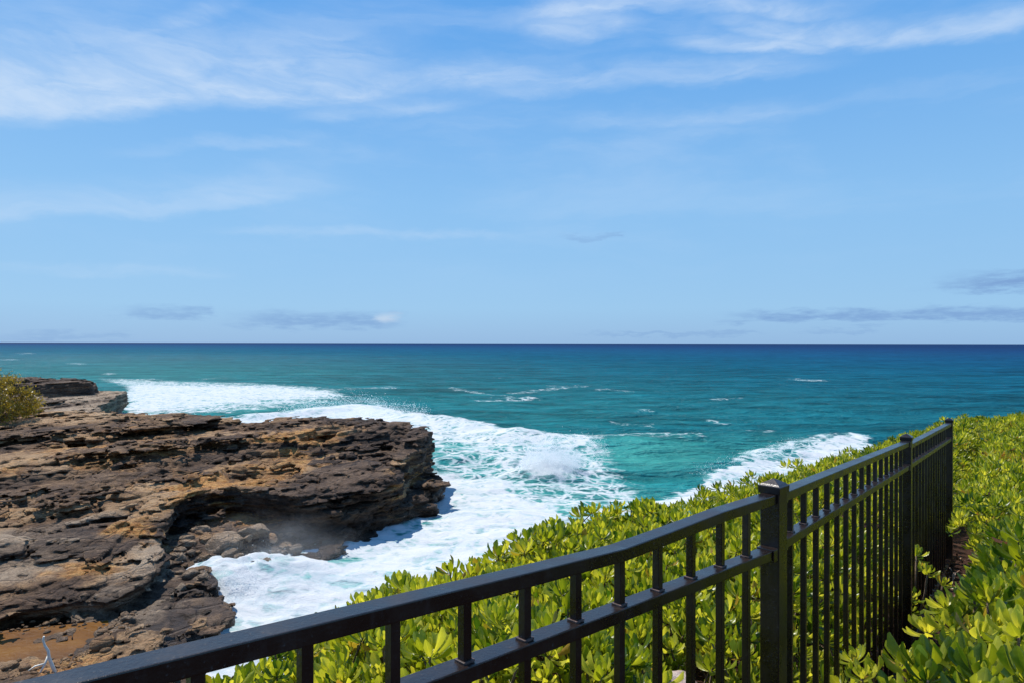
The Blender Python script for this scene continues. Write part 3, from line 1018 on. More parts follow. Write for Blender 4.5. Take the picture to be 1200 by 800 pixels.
def build_sea():
    th = np.arange(R(-60), R(60.01), .0042)
    r = np.exp(np.concatenate([np.arange(math.log(9.0), math.log(400), .0042), np.arange(math.log(400), math.log(6e4), .02)]))
    TH, RR = np.meshgrid(th, r, indexing='ij')
    X, Y = RR * np.sin(TH), RR * np.cos(TH)
    PX, PY = to_px(X, Y, 0.0)
    wx = PX + 9 * fbm2(X / 3, Y / 3, 4, 61) + 5 * fbm2(X / .9, Y / .9, 3, 62)
    wy = PY + (4 * fbm2(X / 3 + 9, Y / 3, 4, 63) + 2.5 * fbm2(X / .9 + 5, Y / .9, 3, 64)) * np.clip((PY - 401) / 120, .12, 1.3)
    foam = np.zeros(X.shape)
    for poly, soft, dens in FOAM:
        P = np.array(poly, float)
        bb = (PX > P[:, 0].min() - 60) & (PX < P[:, 0].max() + 60) & (PY > P[:, 1].min() - 40) & (PY < P[:, 1].max() + 40)
        ii = np.nonzero(bb)
        P[:, 1] *= 2
        sd = poly_sd(P, wx[ii], wy[ii] * 2)
        foam[ii] = np.maximum(foam[ii], dens * sstep(-soft * 1.7, soft * 1.5, sd))
    for ln in WISPS:
        P = np.array(ln, float)
        bb = (PX > P[:, 0].min() - 30) & (PX < P[:, 0].max() + 30) & (PY > P[:, 1].min() - 15) & (PY < P[:, 1].max() + 15)
        ii = np.nonzero(bb)
        P[:, 1] *= 6
        d, _, tt = line_d(P, wx[ii], wy[ii] * 6)
        foam[ii] = np.maximum(foam[ii], .47 * sstep(9, 0, d) * (.75 + .35 * vn2(wx[ii] / 9, wy[ii] / 2, 0, 68)))
    # foam against every rock edge
    near = (RR < 110) & (TH < 0)
    ii = np.nonzero(near)
    sdr = np.maximum(poly_sd(P0, X[ii], Y[ii]), poly_sd(P1, X[ii], Y[ii]))
    foam[ii] = np.maximum(foam[ii], .85 * sstep(1.6, .2, -sdr))
    # small scattered whitecaps on the open water
    cap = vn2(X / 7.0, Y / 9.0, 0, 71) * .6 + vn2(X / 23, Y / 31, 0, 72) * .4
    wl = .24 * sstep(.62, .80, cap) * sstep(400, 80, RR) * sstep(28, 45, RR)
    foam = np.maximum(foam, wl)
    # shallow, sand-clouded water
    shal = np.zeros(X.shape)
    for (cx, cy, sx, sy, a) in ((760, 536, 105, 20, .95), (880, 522, 80, 14, .45), (560, 530, 70, 22, .8), (640, 515, 90, 10, .5), (600, 640, 300, 90, .9), (250, 468, 180, 18, .42), (330, 480, 130, 8, .5), (150, 440, 300, 20, .22), (700, 480, 500, 40, .12)):
        shal = np.maximum(shal, a * np.exp(-((PX - cx) / sx) ** 2 - ((PY - cy) / sy) ** 2))
    shal *= np.clip(1 + .5 * fbm2(X / 8, Y / 5, 4, 81), 0, 1.3)
    # relief: swell, breakers, piled foam
    fd = sstep(300, 60, RR)
    Z = .26 * fd * np.sin(Y / 2.6 + 1.4 * fbm2(X / 14, Y / 9, 3, 91) * 3) * (.5 + .5 * vn2(X / 30, Y / 14, 0, 92))
    Z += .22 * fd * fbm2(X / 5, Y / 2.6, 4, 93)
    for crest, hgt, wback, wfront in (([(225, 500), (345, 486), (420, 480), (470, 488), (520, 497), (570, 506), (630, 514), (690, 518)], 0.75, 4.5, 1.6),
                                      ([(560, 512), (640, 519), (700, 521), (780, 518), (850, 514)], .7, 5.0, 2.2),
                                      ([(800, 562), (870, 545), (930, 526), (985, 512), (1040, 502)], .35, 4.0, 1.6),
                                      ([(500, 545), (560, 540), (620, 548)], .5, 2.5, 1.0)):
        P = np.array([from_px(a, b, 0) for a, b in crest])
        d, side, tt = line_d(P, X, Y)
        wd = np.where(side > 0, wback, wfront)
        Z += hgt * np.exp(-(d / wd) ** 2) * sstep(0, .12, tt) * sstep(1, .88, tt) * (.75 + .35 * vn2(X / 4, Y / 4, 0, 95))
    Z += foam * (.10 + .20 * fbm2(X / 2.2, Y / 2.2, 3, 94) + .04 * fbm2(X / .5, Y / .5, 2, 96)) * sstep(130, 60, RR)
    # the wave bursting upward beside the channel
    c = from_px(640, 556, 0)
    q = ((X - c[0]) / 2.3) ** 2 + ((Y - c[1]) / (1.5 + .5 * (Y > c[1]))) ** 2
    burst = np.exp(-q) * (.85 + .55 * fbm2(X / .9, Y / .7, 4, 98) + .25 * np.abs(vn2(X / .35, Y / .5, 0, 99)))
    Z += .85 * burst
    foam = np.maximum(foam, sstep(.12, .5, burst))
    # surge running up over the low boulders at the inlet
    c = from_px(285, 676, 0)
    Z += .75 * np.exp(-((X - c[0]) / 2.6) ** 2 - ((Y - c[1]) / 2.0) ** 2) * (.8 + .4 * fbm2(X / .8, Y / .8, 3, 97))
    V = np.stack([X, Y, Z], 2).reshape(-1, 3)
    nt, nr = len(th), len(r)
    i = np.arange(nt * nr).reshape(nt, nr)
    F = np.stack([i[:-1, :-1], i[:-1, 1:], i[1:, 1:], i[1:, :-1]], 2).reshape(-1, 4)[:, ::-1]
    me = mesh_np('sea', V, F)
    set_attr(me, 'foam', foam)
    set_attr(me, 'shallow', np.clip(shal, 0, 1))
    o = link('sea_water', me, M_WATER)
    tag(o, kind='structure')


build_sea()


# drops of a breaking wave
def droplets(name, pts, rad):
    tet = np.array([(1, 0, .2), (-.5, .87, -.2), (-.5, -.87, 0), (0, 0, 1.0)], float)
    n = len(pts)
    q = RNG.normal(size=(n, 3, 3))
    Q, _ = np.linalg.qr(q)
    V = pts[:, None] + np.einsum('kj,nij->nki', tet, Q) * rad[:, None, None]
    f = np.array([(0, 1, 2), (0, 3, 1)])
    F = (np.arange(n)[:, None, None] * 4 + f[None]).reshape(-1, 3)
    me = mesh_np(name, V.reshape(-1, 3), F, False)
    o = link(name, me, M_SPRAY)
    return o


def splash():
    c = from_px(644, 556, 0)
    n = 16000
    a = RNG.uniform(-1, 1, n)
    jet = RNG.uniform(0, 1.1, n) ** .8
    lean = RNG.normal(0, .16, n)
    # a fan of jets thrown up and to the right
    jets = np.floor(RNG.uniform(0, 34, n))
    ja = (jets / 34 * 2 - 1) + RNG.normal(0, .05, n)
    top = (2.7 * (1 - np.abs(ja) ** 2.4 * .7)) * (.75 + .35 * np.sin(jets * 2.39))
    u = np.clip(jet, 0, 1.15)
    x = c[0] + ja * 2.0 * (1 + .25 * u) + .35 * u
    y = c[1] + RNG.normal(0, .42, n) * (1 + .4 * u) + .2
    z = .5 + u * top * .85 + RNG.normal(0, .08, n)
    r_ = np.exp(RNG.normal(math.log(.023), .45, n)) * (1.15 - .5 * u)
    o = droplets('wave_spray', np.stack([x, y, z], 1), r_)
    tag(o, kind='stuff')
    # ragged crest foam along the breaking waves
    pts, rr = [], []
    for crest, m, hh in (([(330, 488), (385, 478), (425, 472), (460, 482), (500, 490)], 5200, 1.5), ([(600, 520), (640, 521), (690, 519), (702, 532), (694, 552)], 2600, .9),
                         ([(492, 566), (482, 577), (500, 580)], 1500, 1.3), ([(255, 690), (268, 700), (290, 690), (310, 668)], 2200, .8), ([(820, 560), (880, 541), (940, 522)], 1800, .7)):
        P = np.array([from_px(a_, b_, 0) for a_, b_ in crest])
        s = RNG.uniform(0, len(P) - 1.001, m)
        i = s.astype(int)
        f = (s - i)[:, None]
        q = P[i] * (1 - f) + P[i + 1] * f
        q = q + RNG.normal(0, .5, q.shape)
        zz = np.abs(RNG.normal(0, .45, m)) * hh + .3
        pts.append(np.c_[q, zz])
        rr.append(np.exp(RNG.normal(math.log(.016), .4, m)) * (q[:, 1] / 60 + .3))
    o = droplets('crest_spray', np.concatenate(pts), np.concatenate(rr))
    tag(o, kind='stuff')


splash()

def mist(name, px, py, z0, sx, sy, sz, dens, g=.2):
    m, t = material(name)
    oc = t.new('ShaderNodeTexCoord').outputs['Object']
    ln = t.new('ShaderNodeVectorMath', operation='LENGTH')
    t.set(ln.inputs[0], oc)
    n_ = t.noise(oc, 2.2, 5, .6)
    d = t.mul(t.smooth(ln.outputs['Value'], .25, 1.0, 1.0, 0.0), t.smooth(n_, .35, .70))
    v = t.new('ShaderNodeVolumePrincipled')
    v.inputs['Color'].default_value = (.985, .988, .99, 1)
    v.inputs['Anisotropy'].default_value = g
    t.set(v.inputs['Density'], t.mul(d, dens))
    o = t.new('ShaderNodeOutputMaterial')
    t.l.new(v.outputs[0], o.inputs['Volume'])
    bm = bmesh.new()
    bmesh.ops.create_icosphere(bm, subdivisions=3, radius=1.0)
    me = bpy.data.meshes.new(name)
    bm.to_mesh(me)
    bm.free()
    c = from_px(px, py, z0)
    ob = link(name, me, m, None, (c[0], c[1], z0))
    ob.scale = (sx, sy, sz)
    tag(ob, kind='stuff')


sc.cycles.volume_bounces = 6
sc.cycles.volume_step_rate = 2.0
mist('spray_mist', 318, 640, .9, 4.6, 3.2, 1.8, .10)
mist('spray_mist', 643, 541, 1.3, 3.0, 1.3, 2.1, 1.7, .62)
mist('spray_mist', 425, 484, .8, 6.0, 3.0, 1.7, .45, .5)

# ------------------------------------------------------------------ boulders in the cove
def boulder_mesh(seed, flat=.7):
    bm = bmesh.new()
    bmesh.ops.create_icosphere(bm, subdivisions=4, radius=1.0)
    rg = np.random.default_rng(seed)
    planes = [(Vector(rg.normal(size=3)).normalized(), rg.uniform(.55, .9)) for _ in range(13)]
    for v in bm.verts:
        p = v.co.copy()
        for nrm, d in planes:
            e = p.dot(nrm) - d
            if e > 0:
                p -= nrm * e * .92
        v.co = p
    co = np.array([v.co for v in bm.verts])
    nn = fbm2(co[:, 0] * 2 + seed, co[:, 1] * 2 + co[:, 2], 4, seed) * .10 + vn3(co[:, 0] * 5, co[:, 1] * 5, co[:, 2] * 5, seed) * .035
    for v, q in zip(bm.verts, nn):
        v.co = v.co * (1 + float(q))
        v.co.z *= flat
    me = bpy.data.meshes.new('boulder')
    bm.to_mesh(me)
    bm.free()
    for p in me.polygons:
        p.use_smooth = True
    nv = len(me.vertices)
    set_attr(me, 'bed', np.full(nv, .6))
    set_attr(me, 'grey', np.full(nv, .55 + .3 * math.sin(seed)))
    set_attr(me, 'ochre', np.full(nv, .12))
    set_attr(me, 'dark', np.full(nv, .25 + .25 * math.cos(seed * 1.7)))
    return me


B_MESH = [boulder_mesh(s, .62 + .05 * (s % 4)) for s in range(1, 8)]
# px, py, size in metres, label
BOULD = [(262, 640, .95, 'large square-sided grey boulder at the middle of the cove boulder pile'),
         (296, 626, .80, 'large rounded grey boulder at the back right of the cove boulder pile'),
         (236, 622, .42, 'small dark boulder perched at the top left of the cove boulder pile'),
         (250, 614, .34, 'small grey boulder on the top of the cove boulder pile under the cliff'),
         (318, 634, .48, 'tan boulder at the right end of the cove boulder pile beside the foam'),
         (335, 640, .36, 'reddish tan boulder half in the surf right of the boulder pile'),
         (346, 644, .40, 'wet brown boulder in the surf nearest the cliff foot'),
         (272, 650, .46, 'grey boulder in front of the large square-sided one'),
         (305, 646, .40, 'tan brown boulder just above the rush of white water')]
rb = random.Random(5)
small = []
for i in range(58):
    u = rb.random()
    px = 210 + 125 * u + rb.uniform(-6, 6)
    py = 668 - 42 * rb.random() ** .8 - 8 * math.sin(u * 3)
    small.append((px, py, rb.uniform(.13, .34), None))
for i in range(16):
    small.append((rb.uniform(200, 240), rb.uniform(655, 690), rb.uniform(.15, .36), None))
for k, (px, py, s, lab) in enumerate(BOULD + small):
    h = cam_hit(px, py)
    if h is None or h.y > 40 or h.z > 2.2:
        h = Vector((*from_px(px, py, .6), .6))
    zz = max(drop(h.x, h.y) if h.z > 1.4 else h.z, .05)
    o = bpy.data.objects.new('boulder', B_MESH[k % len(B_MESH)])
    if not o.data.materials:
        o.data.materials.append(M_BOULDER)
    o.location = (h.x, h.y, zz + s * .12)
    o.rotation_euler = (rb.uniform(-.35, .35), rb.uniform(-.35, .35), rb.uniform(0, 6.28))
    o.scale = (s * rb.uniform(.9, 1.3), s * rb.uniform(.8, 1.1), s * rb.uniform(.75, 1.0))
    COL.objects.link(o)
    tag(o, lab or 'small grey boulder in the heap below the cliff of the cove', 'boulder', 'boulders heaped in the cove')

# ------------------------------------------------------------------ ochre pool under the slab
pool_poly = [from_px(*p) for p in ((-160, 800, .72), (-60, 800, .72), (10, 800, .72), (80, 785, .72), (120, 765, .72), (140, 748, .72), (140, 725, .72), (40, 735, .72), (-60, 745, .72), (-160, 760, .72))]
bm = bmesh.new()
vs = [bm.verts.new((p[0], p[1], .72)) for p in pool_poly]
bm.faces.new(vs)
bmesh.ops.triangulate(bm, faces=bm.faces)
bmesh.ops.recalc_face_normals(bm, faces=bm.faces)
me = bpy.data.meshes.new('tide_pool')
bm.to_mesh(me)
bm.free()
tag(link('tide_pool', me, M_POOL), kind='structure')

# grit and small stones washed round the rim of the pool
def gravel():
    rg = np.random.default_rng(61)
    V, F, off = [], [], 0
    base = []
    for m in B_MESH[:3]:
        bm = bmesh.new()
        bmesh.ops.create_icosphere(bm, subdivisions=2, radius=1.0)
        v = np.array([q.co for q in bm.verts])
        base.append((v * (1 + .25 * fbm2(v[:, 0] * 2 + len(base) * 7, v[:, 1] * 2 + v[:, 2], 2, 3))[:, None], np.array([[q.index for q in f.verts] for f in bm.faces])))
        bm.free()
    P = np.array(pool_poly)
    n = 0
    while n < 420:
        i = rg.integers(0, len(P))
        a, b = P[i], P[(i + 1) % len(P)]
        p = a + (b - a) * rg.random() + rg.normal(0, .35, 2)
        zz = max(drop(p[0], p[1]), .72)
        if zz > 1.1:
            continue
        v, f = base[rg.integers(0, 3)]
        sz = math.exp(rg.normal(math.log(.035), .6))
        c, s_ = math.cos(n), math.sin(n)
        w_ = v * np.array([1.2, .9, .65]) * sz
        w_ = np.stack([w_[:, 0] * c - w_[:, 1] * s_, w_[:, 0] * s_ + w_[:, 1] * c, w_[:, 2]], 1)
        V.append(w_ + np.array([p[0], p[1], zz + sz * .2]))
        F.append(f + off)
        off += len(v)
        n += 1
    me = mesh_np('gravel', np.concatenate(V), np.concatenate(F))
    nv = len(me.vertices)
    for k_, v_ in (('grey', .4), ('ochre', .25), ('dark', .2), ('bed', .6)):
        set_attr(me, k_, np.full(nv, v_))
    tag(link('gravel', me, M_BOULDER), kind='stuff')


gravel()

# ------------------------------------------------------------------ leaves
def leaf_grid(rows, cols=3):
    """unit obovate leaf along +y, width along x, up z; returns verts, faces, across"""
    ys = np.linspace(0, 1, rows + 1)
    wid = np.interp(ys, [0, .12, .35, .62, .82, .94, 1.0], [.06, .09, .17, .29, .345, .29, .10])
    v, ac = [], []
    for y, wd in zip(ys, wid):
        for j in range(cols):
            a = j / (cols - 1) * 2 - 1
            z = .16 * abs(a) ** 1.5 * wd * 2.4 - .10 * y * y + .07 * math.sin(y * 3.1)
            v.append((a * wd * .5, y, z))
            ac.append(a)
    f = []
    for i in range(rows):
        for j in range(cols - 1):
            f.append((i * cols + j, i * cols + j + 1, (i + 1) * cols + j + 1, (i + 1) * cols + j))
    return np.array(v), np.array(f), np.array(ac)


LEAF_HI, LEAF_LO = leaf_grid(6), leaf_grid(3)


def rosette_leaves(n, L, rg, spread=1.0):
    """matrices (n, 3, 4) of the leaves of one whorl and their relative size"""
    out = np.zeros((n, 3, 4))
    for i in range(n):
        u = (i + .5) / n                                   # 0 inner, 1 outer
        a = i * 2.39996 + rg.uniform(-.25, .25)
        elv = R(84) - (u ** 1.1) * R(70) * spread + rg.uniform(-.14, .14)
        ln = L * (.42 + .62 * min(1, u * 1.7)) * rg.uniform(.82, 1.12)
        d = np.array([math.cos(a) * math.cos(elv), math.sin(a) * math.cos(elv), math.sin(elv)])
        side = np.array([-math.sin(a), math.cos(a), 0.0])
        tw = rg.uniform(-.35, .35)
        up = np.cross(side, d) * -1
        up = np.cross(d, side)
        up = -up if up[2] < 0 else up
        s2 = side * math.cos(tw) + up * math.sin(tw)
        u2 = np.cross(s2, d)
        wsc = rg.uniform(.85, 1.2)
        out[i, :, 0] = s2 * ln * wsc
        out[i, :, 1] = d * ln
        out[i, :, 2] = u2 * ln
        out[i, :, 3] = d * .10 * L + np.array([0, 0, -.25 * L * u])
    return out


def foliage_mesh(name, pos, nrm, L, hi, seed, nleaf=(13, 19), tone0=None, dry=None):
    """one mesh of many leaf whorls standing at pos along nrm"""
    rg = np.random.default_rng(seed)
    protos = [rosette_leaves(int(rg.integers(*nleaf)), 1.0, rg, rg.uniform(.85, 1.08)) for _ in range(14)]
    lv, lf, la = LEAF_HI if hi else LEAF_LO
    Vs, Ts, As, Gs = [], [], [], []
    homog = np.c_[lv, np.ones(len(lv))]
    nz = np.asarray(nrm, float)
    nz = nz / np.linalg.norm(nz, axis=1)[:, None]
    for i in range(len(pos)):
        M = protos[rg.integers(len(protos))] * (L[i] if np.ndim(L) else L)
        z = nz[i]
        a = rg.uniform(0, 6.283)
        x = np.array([math.cos(a), math.sin(a), 0.0])
        x = x - z * x.dot(z)
        x /= np.linalg.norm(x)
        B = np.stack([x, np.cross(z, x), z], 1)
        W = np.einsum('ij,njk->nik', B, M)
        P = np.einsum('nik,vk->nvi', W, homog) + pos[i]
        Vs.append(P.reshape(-1, 3))
        n = len(M)
        base = rg.uniform(.22, .78) if tone0 is None else tone0[i]
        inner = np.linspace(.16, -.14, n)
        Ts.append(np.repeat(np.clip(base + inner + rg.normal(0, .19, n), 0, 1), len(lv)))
        ag = rg.uniform(0, 1, n) * np.linspace(.93, 1.0, n)
        if dry is not None:
            ag = 1 - (1 - ag) * (1 - dry[i])
        Gs.append(np.repeat(ag, len(lv)))
        As.append(np.tile(la, n))
    V = np.concatenate(Vs)
    nl = len(V) // len(lv)
    F = (np.arange(nl)[:, None, None] * len(lv) + lf[None]).reshape(-1, 4)
    me = mesh_np(name, V, F, True)
    set_attr(me, 'tone', np.concatenate(Ts))
    set_attr(me, 'age', np.concatenate(Gs))
    set_attr(me, 'across', np.concatenate(As))
    return me


def scatter(poly, step, seed):
    P = np.array(poly)
    rg = np.random.default_rng(seed)
    x0, y0 = P.min(0)
    x1, y1 = P.max(0)
    xs, ys = np.meshgrid(np.arange(x0, x1, step), np.arange(y0, y1, step), indexing='ij')
    x = (xs + rg.uniform(-.55, .55, xs.shape) * step).ravel()
    y = (ys + rg.uniform(-.55, .55, ys.shape) * step).ravel()
    k = poly_sd(P, x, y) > 0
    return x[k], y[k], rg


def fence_side(x, y):
    """distance from the fence, positive on the sea side"""
    d, s, tt = line_d(FENCE + [POST3 + D2 * 30], x, y)
    return d * s


def canopy(x, y, hgt):
    return hgt + .09 * fbm2(x / .9, y / .9, 3, 201) + .075 * vn2(x / .26, y / .26, 0, 202)


def normals_from(fx, x, y, e=.05):
    z0 = fx(x, y)
    gx = (fx(x + e, y) - z0) / e
    gy = (fx(x, y + e) - z0) / e
    return np.stack([-gx, -gy, np.ones_like(gx)], 1)


# --- the planting on the sea side of the fence
SEA_POLY = [tuple(p) for p in EDGE[:-1]]
BEYOND = POST3 + D2 * 1.5
sea_area = [tuple(p + np.array([-.33, .40])) for p in EDGE[:14]] + [(9.6, 14.2), tuple(POST3 + D2 * 6), tuple(POST3), tuple(POST2), tuple(POST1), tuple(POST0), tuple(POST0 - D1 * 1.2)]


def sea_top(x, y):
    sd = poly_sd(LAND, x, y)
    h = canopy(x, y, .45)
    drop_ = np.where(sd < .25, (.25 - sd) ** 2 * 1.9, 0)
    fs = fence_side(x, y)
    near = .22 * sstep(.45, .05, fs) + .16 * sstep(.1, -1.1, x) + .10 * sstep(-.8, -2.0, x)
    return ground_z(x, y) + h - drop_ - near


def grow(area, topf, name, step_near, step_far, seed, keep=None, split=5.2, h_low=.09, dryf=None, lscale=lambda x, y: 1.0):
    px, py, pn, L = [], [], [], []
    sets = []
    for (hi, stp, r0, r1) in ((True, step_near, 0, split), (False, step_far, split, 99)):
        x, y, rg = scatter(area, stp, seed + hi)
        rr = np.hypot(x, y)
        k = (rr >= r0) & (rr < r1) & (y > .3)
        if keep is not None:
            k &= keep(x, y)
        x, y = x[k], y[k]
        z = topf(x, y)
        n = normals_from(topf, x, y)
        n = n * np.array([.8, .8, 1]) + rg.normal(0, .30, n.shape) * np.array([1, 1, .2])
        n[:, 2] = np.maximum(n[:, 2], .35)
        zz = z + rg.normal(0, .035, len(z)) + np.where(rg.random(len(z)) < .10, .06, 0)
        sets.append((hi, np.stack([x, y, zz], 1), n, rg.uniform(.058, .092, len(x)) * lscale(x, y) * (1 + .25 * sstep(6, 12, np.hypot(x, y)))))
        # understorey
        k2 = rg.random(len(x)) < .55
        q = np.stack([x, y, z - h_low - rg.uniform(0, .10, len(z))], 1)[k2] + rg.normal(0, .04, (k2.sum(), 3))
        sets.append((False, q, n[k2] + rg.normal(0, .3, (k2.sum(), 3)), rg.uniform(.058, .088, k2.sum())))
    tops = np.concatenate([q[1] for q in sets if len(q[1])][:1])
    rg = np.random.default_rng(seed + 7)
    m_ = len(tops)
    foot = tops + np.stack([rg.normal(0, .10, m_), rg.normal(0, .10, m_), -rg.uniform(.28, .42, m_)], 1)
    kink = (tops + foot) / 2 + rg.normal(0, .03, (m_, 3))
    rings = []
    for c_, r_ in ((foot, .0075), (kink, .006), (tops, .0042)):
        rings.append(np.stack([c_ + r_ * np.array([math.cos(a), math.sin(a), 0]) for a in (0, 2.09, 4.19)], 1))
    Vst = np.concatenate([q.reshape(m_, 3, 3) for q in rings], 1).reshape(-1, 3)
    f_ = np.array([(k + 3 * j, (k + 1) % 3 + 3 * j, (k + 1) % 3 + 3 * j + 3, k + 3 * j + 3) for j in (0, 1) for k in range(3)])
    Fst = (np.arange(m_)[:, None, None] * 9 + f_[None]).reshape(-1, 4)
    tag(link('naupaka_stems', mesh_np('stems', Vst, Fst), M_STEM), kind='stuff')
    mes = []
    for i, (hi, P, n, L) in enumerate(sets):
        if len(P):
            n[:, 2] = np.maximum(n[:, 2], .3)
            dv = np.zeros(len(P)) if dryf is None else dryf(P[:, 0], P[:, 1])
            mes.append(foliage_mesh(name, P, n, L, hi, seed + 31 * i, dry=dv))
    return mes


def join_meshes(name, mes):
    V, F, A = [], [], {k: [] for k in ('tone', 'age', 'across')}
    off = 0
    for m in mes:
        nv = len(m.vertices)
        co = np.empty(nv * 3, np.float32)
        m.vertices.foreach_get('co', co)
        lp = np.empty(len(m.loops), np.int32)
        m.loops.foreach_get('vertex_index', lp)
        V.append(co.reshape(-1, 3))
        F.append(lp.reshape(-1, 4) + off)
        for k in A:
            a = np.empty(nv, np.float32)
            m.attributes[k].data.foreach_get('value', a)
            A[k].append(a)
        off += nv
        bpy.data.meshes.remove(m)
    me = mesh_np(name, np.concatenate(V), np.concatenate(F), True)
    for k in A:
        set_attr(me, k, np.concatenate(A[k]))
    return me


STONE = from_px(793, 782, EYE - 1.22)
mes = grow(sea_area, sea_top, 'sea_planting', .080, .105, 300, keep=lambda x, y: (fence_side(x, y) > .09) & (np.hypot(x - STONE[0], (y - STONE[1] + .08) * .7) > .13))
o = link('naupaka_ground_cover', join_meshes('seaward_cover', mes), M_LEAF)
tag(o, kind='stuff')

# --- the planting on the inland side
inl_area = [tuple(POST1 + np.array([.25, -.75])), tuple(POST1 + D2 * .2), tuple(POST2), tuple(POST3), tuple(POST3 + D2 * 6), (9.6, 14.0)] + [tuple(p) for p in EDGE[14:17]] + [(16, 15.5), (10, 8), (5.2, 3.2), (3.2, 1.4), (2.2, .8)]


def inl_top(x, y):
    sd = poly_sd(LAND, x, y)
    h = canopy(x, y, .47)
    dn = np.hypot(x, y)
    h = h + .10 * sstep(4.5, 2.0, dn)
    h = h - np.where(sd < .3, (.3 - sd) ** 2 * 1.5, 0)
    fs = -fence_side(x, y)
    h = h - .30 * sstep(.55, .05, fs) * sstep(7.0, 5.0, dn)
    return ground_z(x, y) + h


GAP = from_px(1088, 672, EYE - 1.62)


def inl_keep(x, y):
    fs = -fence_side(x, y)
    al = (x - POST1[0]) * D2[0] + (y - POST1[1]) * D2[1]
    bare = .38 * sstep(5.4, 3.6, al) + .10 * fbm2(x / .4, y / .4, 2, 77) - .05
    past = al > 4.9
    gap = ((x - GAP[0]) / .30) ** 2 + ((y - GAP[1]) / .72) ** 2 < 1
    return ((fs > bare) | past) & ~gap & (np.hypot(x, y) > 3.0)


DRYC = from_px(1180, 532, EYE - 1.5)


def dry_patch(x, y):
    d = np.exp(-((x - DRYC[0]) / .8) ** 2 - ((y - DRYC[1]) / .9) ** 2)
    return np.clip(.93 * d + .5 * sstep(.25, .6, fbm2(x / 1.1 + 3, y / 1.1, 3, 333)) * sstep(4, 6, y), 0, .95)


mes = grow(inl_area, inl_top, 'inland_planting', .118, .110, 500, keep=inl_keep, split=5.5, dryf=dry_patch, lscale=lambda x, y: 1.0 + .70 * sstep(6.5, 3.2, np.hypot(x, y)))
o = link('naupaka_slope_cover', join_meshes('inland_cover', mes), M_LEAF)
tag(o, kind='stuff')


def litter():
    rg = np.random.default_rng(41)
    n = 900
    al = rg.uniform(.8, 5.2, n)
    sd = rg.uniform(.0, .75, n)
    x = POST1[0] + D2[0] * al + D2[1] * sd
    y = POST1[1] + D2[1] * al - D2[0] * sd
    z = ground_z(x, y) + rg.uniform(.01, .05, n)
    lv, lf, la = LEAF_LO
    V = []
    for i in range(n):
        a, b, c = rg.uniform(0, 6.28), rg.normal(0, .45), rg.normal(0, .45)
        M = np.array(Matrix.Rotation(a, 3, 'Z') @ Matrix.Rotation(b, 3, 'X') @ Matrix.Rotation(c, 3, 'Y'))
        V.append(lv * rg.uniform(.03, .075) @ M.T + np.array([x[i], y[i], z[i]]))
    V = np.concatenate(V)
    F = (np.arange(n)[:, None, None] * len(lv) + lf[None]).reshape(-1, 4)
    me = mesh_np('leaf_litter', V, F)
    set_attr(me, 'tint', np.repeat(rg.random(n), len(lv)))
    tag(link('leaf_litter', me, M_LITTER), kind='stuff')


litter()


def tube(bm, pts, r0, r1, seg=6):
    pts = [Vector(p) for p in pts]
    rings = []
    for i, p in enumerate(pts):
        d = (pts[min(i + 1, len(pts) - 1)] - pts[max(i - 1, 0)]).normalized()
        a = d.orthogonal().normalized()
        b = d.cross(a)
        rr = r0 + (r1 - r0) * i / (len(pts) - 1)
        rings.append([bm.verts.new(p + (a * math.cos(k * 6.2832 / seg) + b * math.sin(k * 6.2832 / seg)) * rr) for k in range(seg)])
    for A, B in zip(rings[:-1], rings[1:]):
        for k in range(seg):
            f = bm.faces.new((A[k], A[(k + 1) % seg], B[(k + 1) % seg], B[k]))
            f.smooth = True
    bm.faces.new(rings[0][::-1])
    bm.faces.new(rings[-1])


def shrub(px, py, zr, rad, n, L, label, seed, tone=(.25, .75), upright=.5):
    """a low shrub: woody stems from one foot, a whorl of leaves on each stem end"""
    c = from_px(px, py, EYE + zr)
    gz = float(ground_z(c[0], c[1])) - .02
    root = empty('naupaka_shrub', (c[0], c[1], gz))
    tag(root, label, 'shrub', 'shrubs along the inland side of the fence')
    rg = np.random.default_rng(seed)
    pos, nrm = [], []
    bm = bmesh.new()
    for i in range(n):
        rr = rad * math.sqrt((i + .3) / n)
        a = i * 2.4 + rg.uniform(-.3, .3)
        h = (EYE + zr - gz) * (1 - .35 * (rr / rad) ** 2) + rg.normal(0, .03)
        p = np.array([rr * math.cos(a), rr * math.sin(a), max(.1, h)])
        pos.append(p)
        nrm.append(np.array([math.cos(a) * rr / rad * upright, math.sin(a) * rr / rad * upright, 1]) + rg.normal(0, .18, 3))
        f = np.array([p[0] * .12, p[1] * .12, 0])
        tube(bm, [f, f * .6 + p * .35 * np.array([1, 1, .9]), p * np.array([.86, .86, .72]), p], .009, .005, 5)
    me = bpy.data.meshes.new('stem')
    bm.to_mesh(me)
    bm.free()
    link('stems', me, M_STEM, root)
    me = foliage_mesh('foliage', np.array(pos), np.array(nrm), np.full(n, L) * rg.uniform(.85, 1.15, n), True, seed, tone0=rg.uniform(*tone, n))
    link('foliage', me, M_LEAF, root)


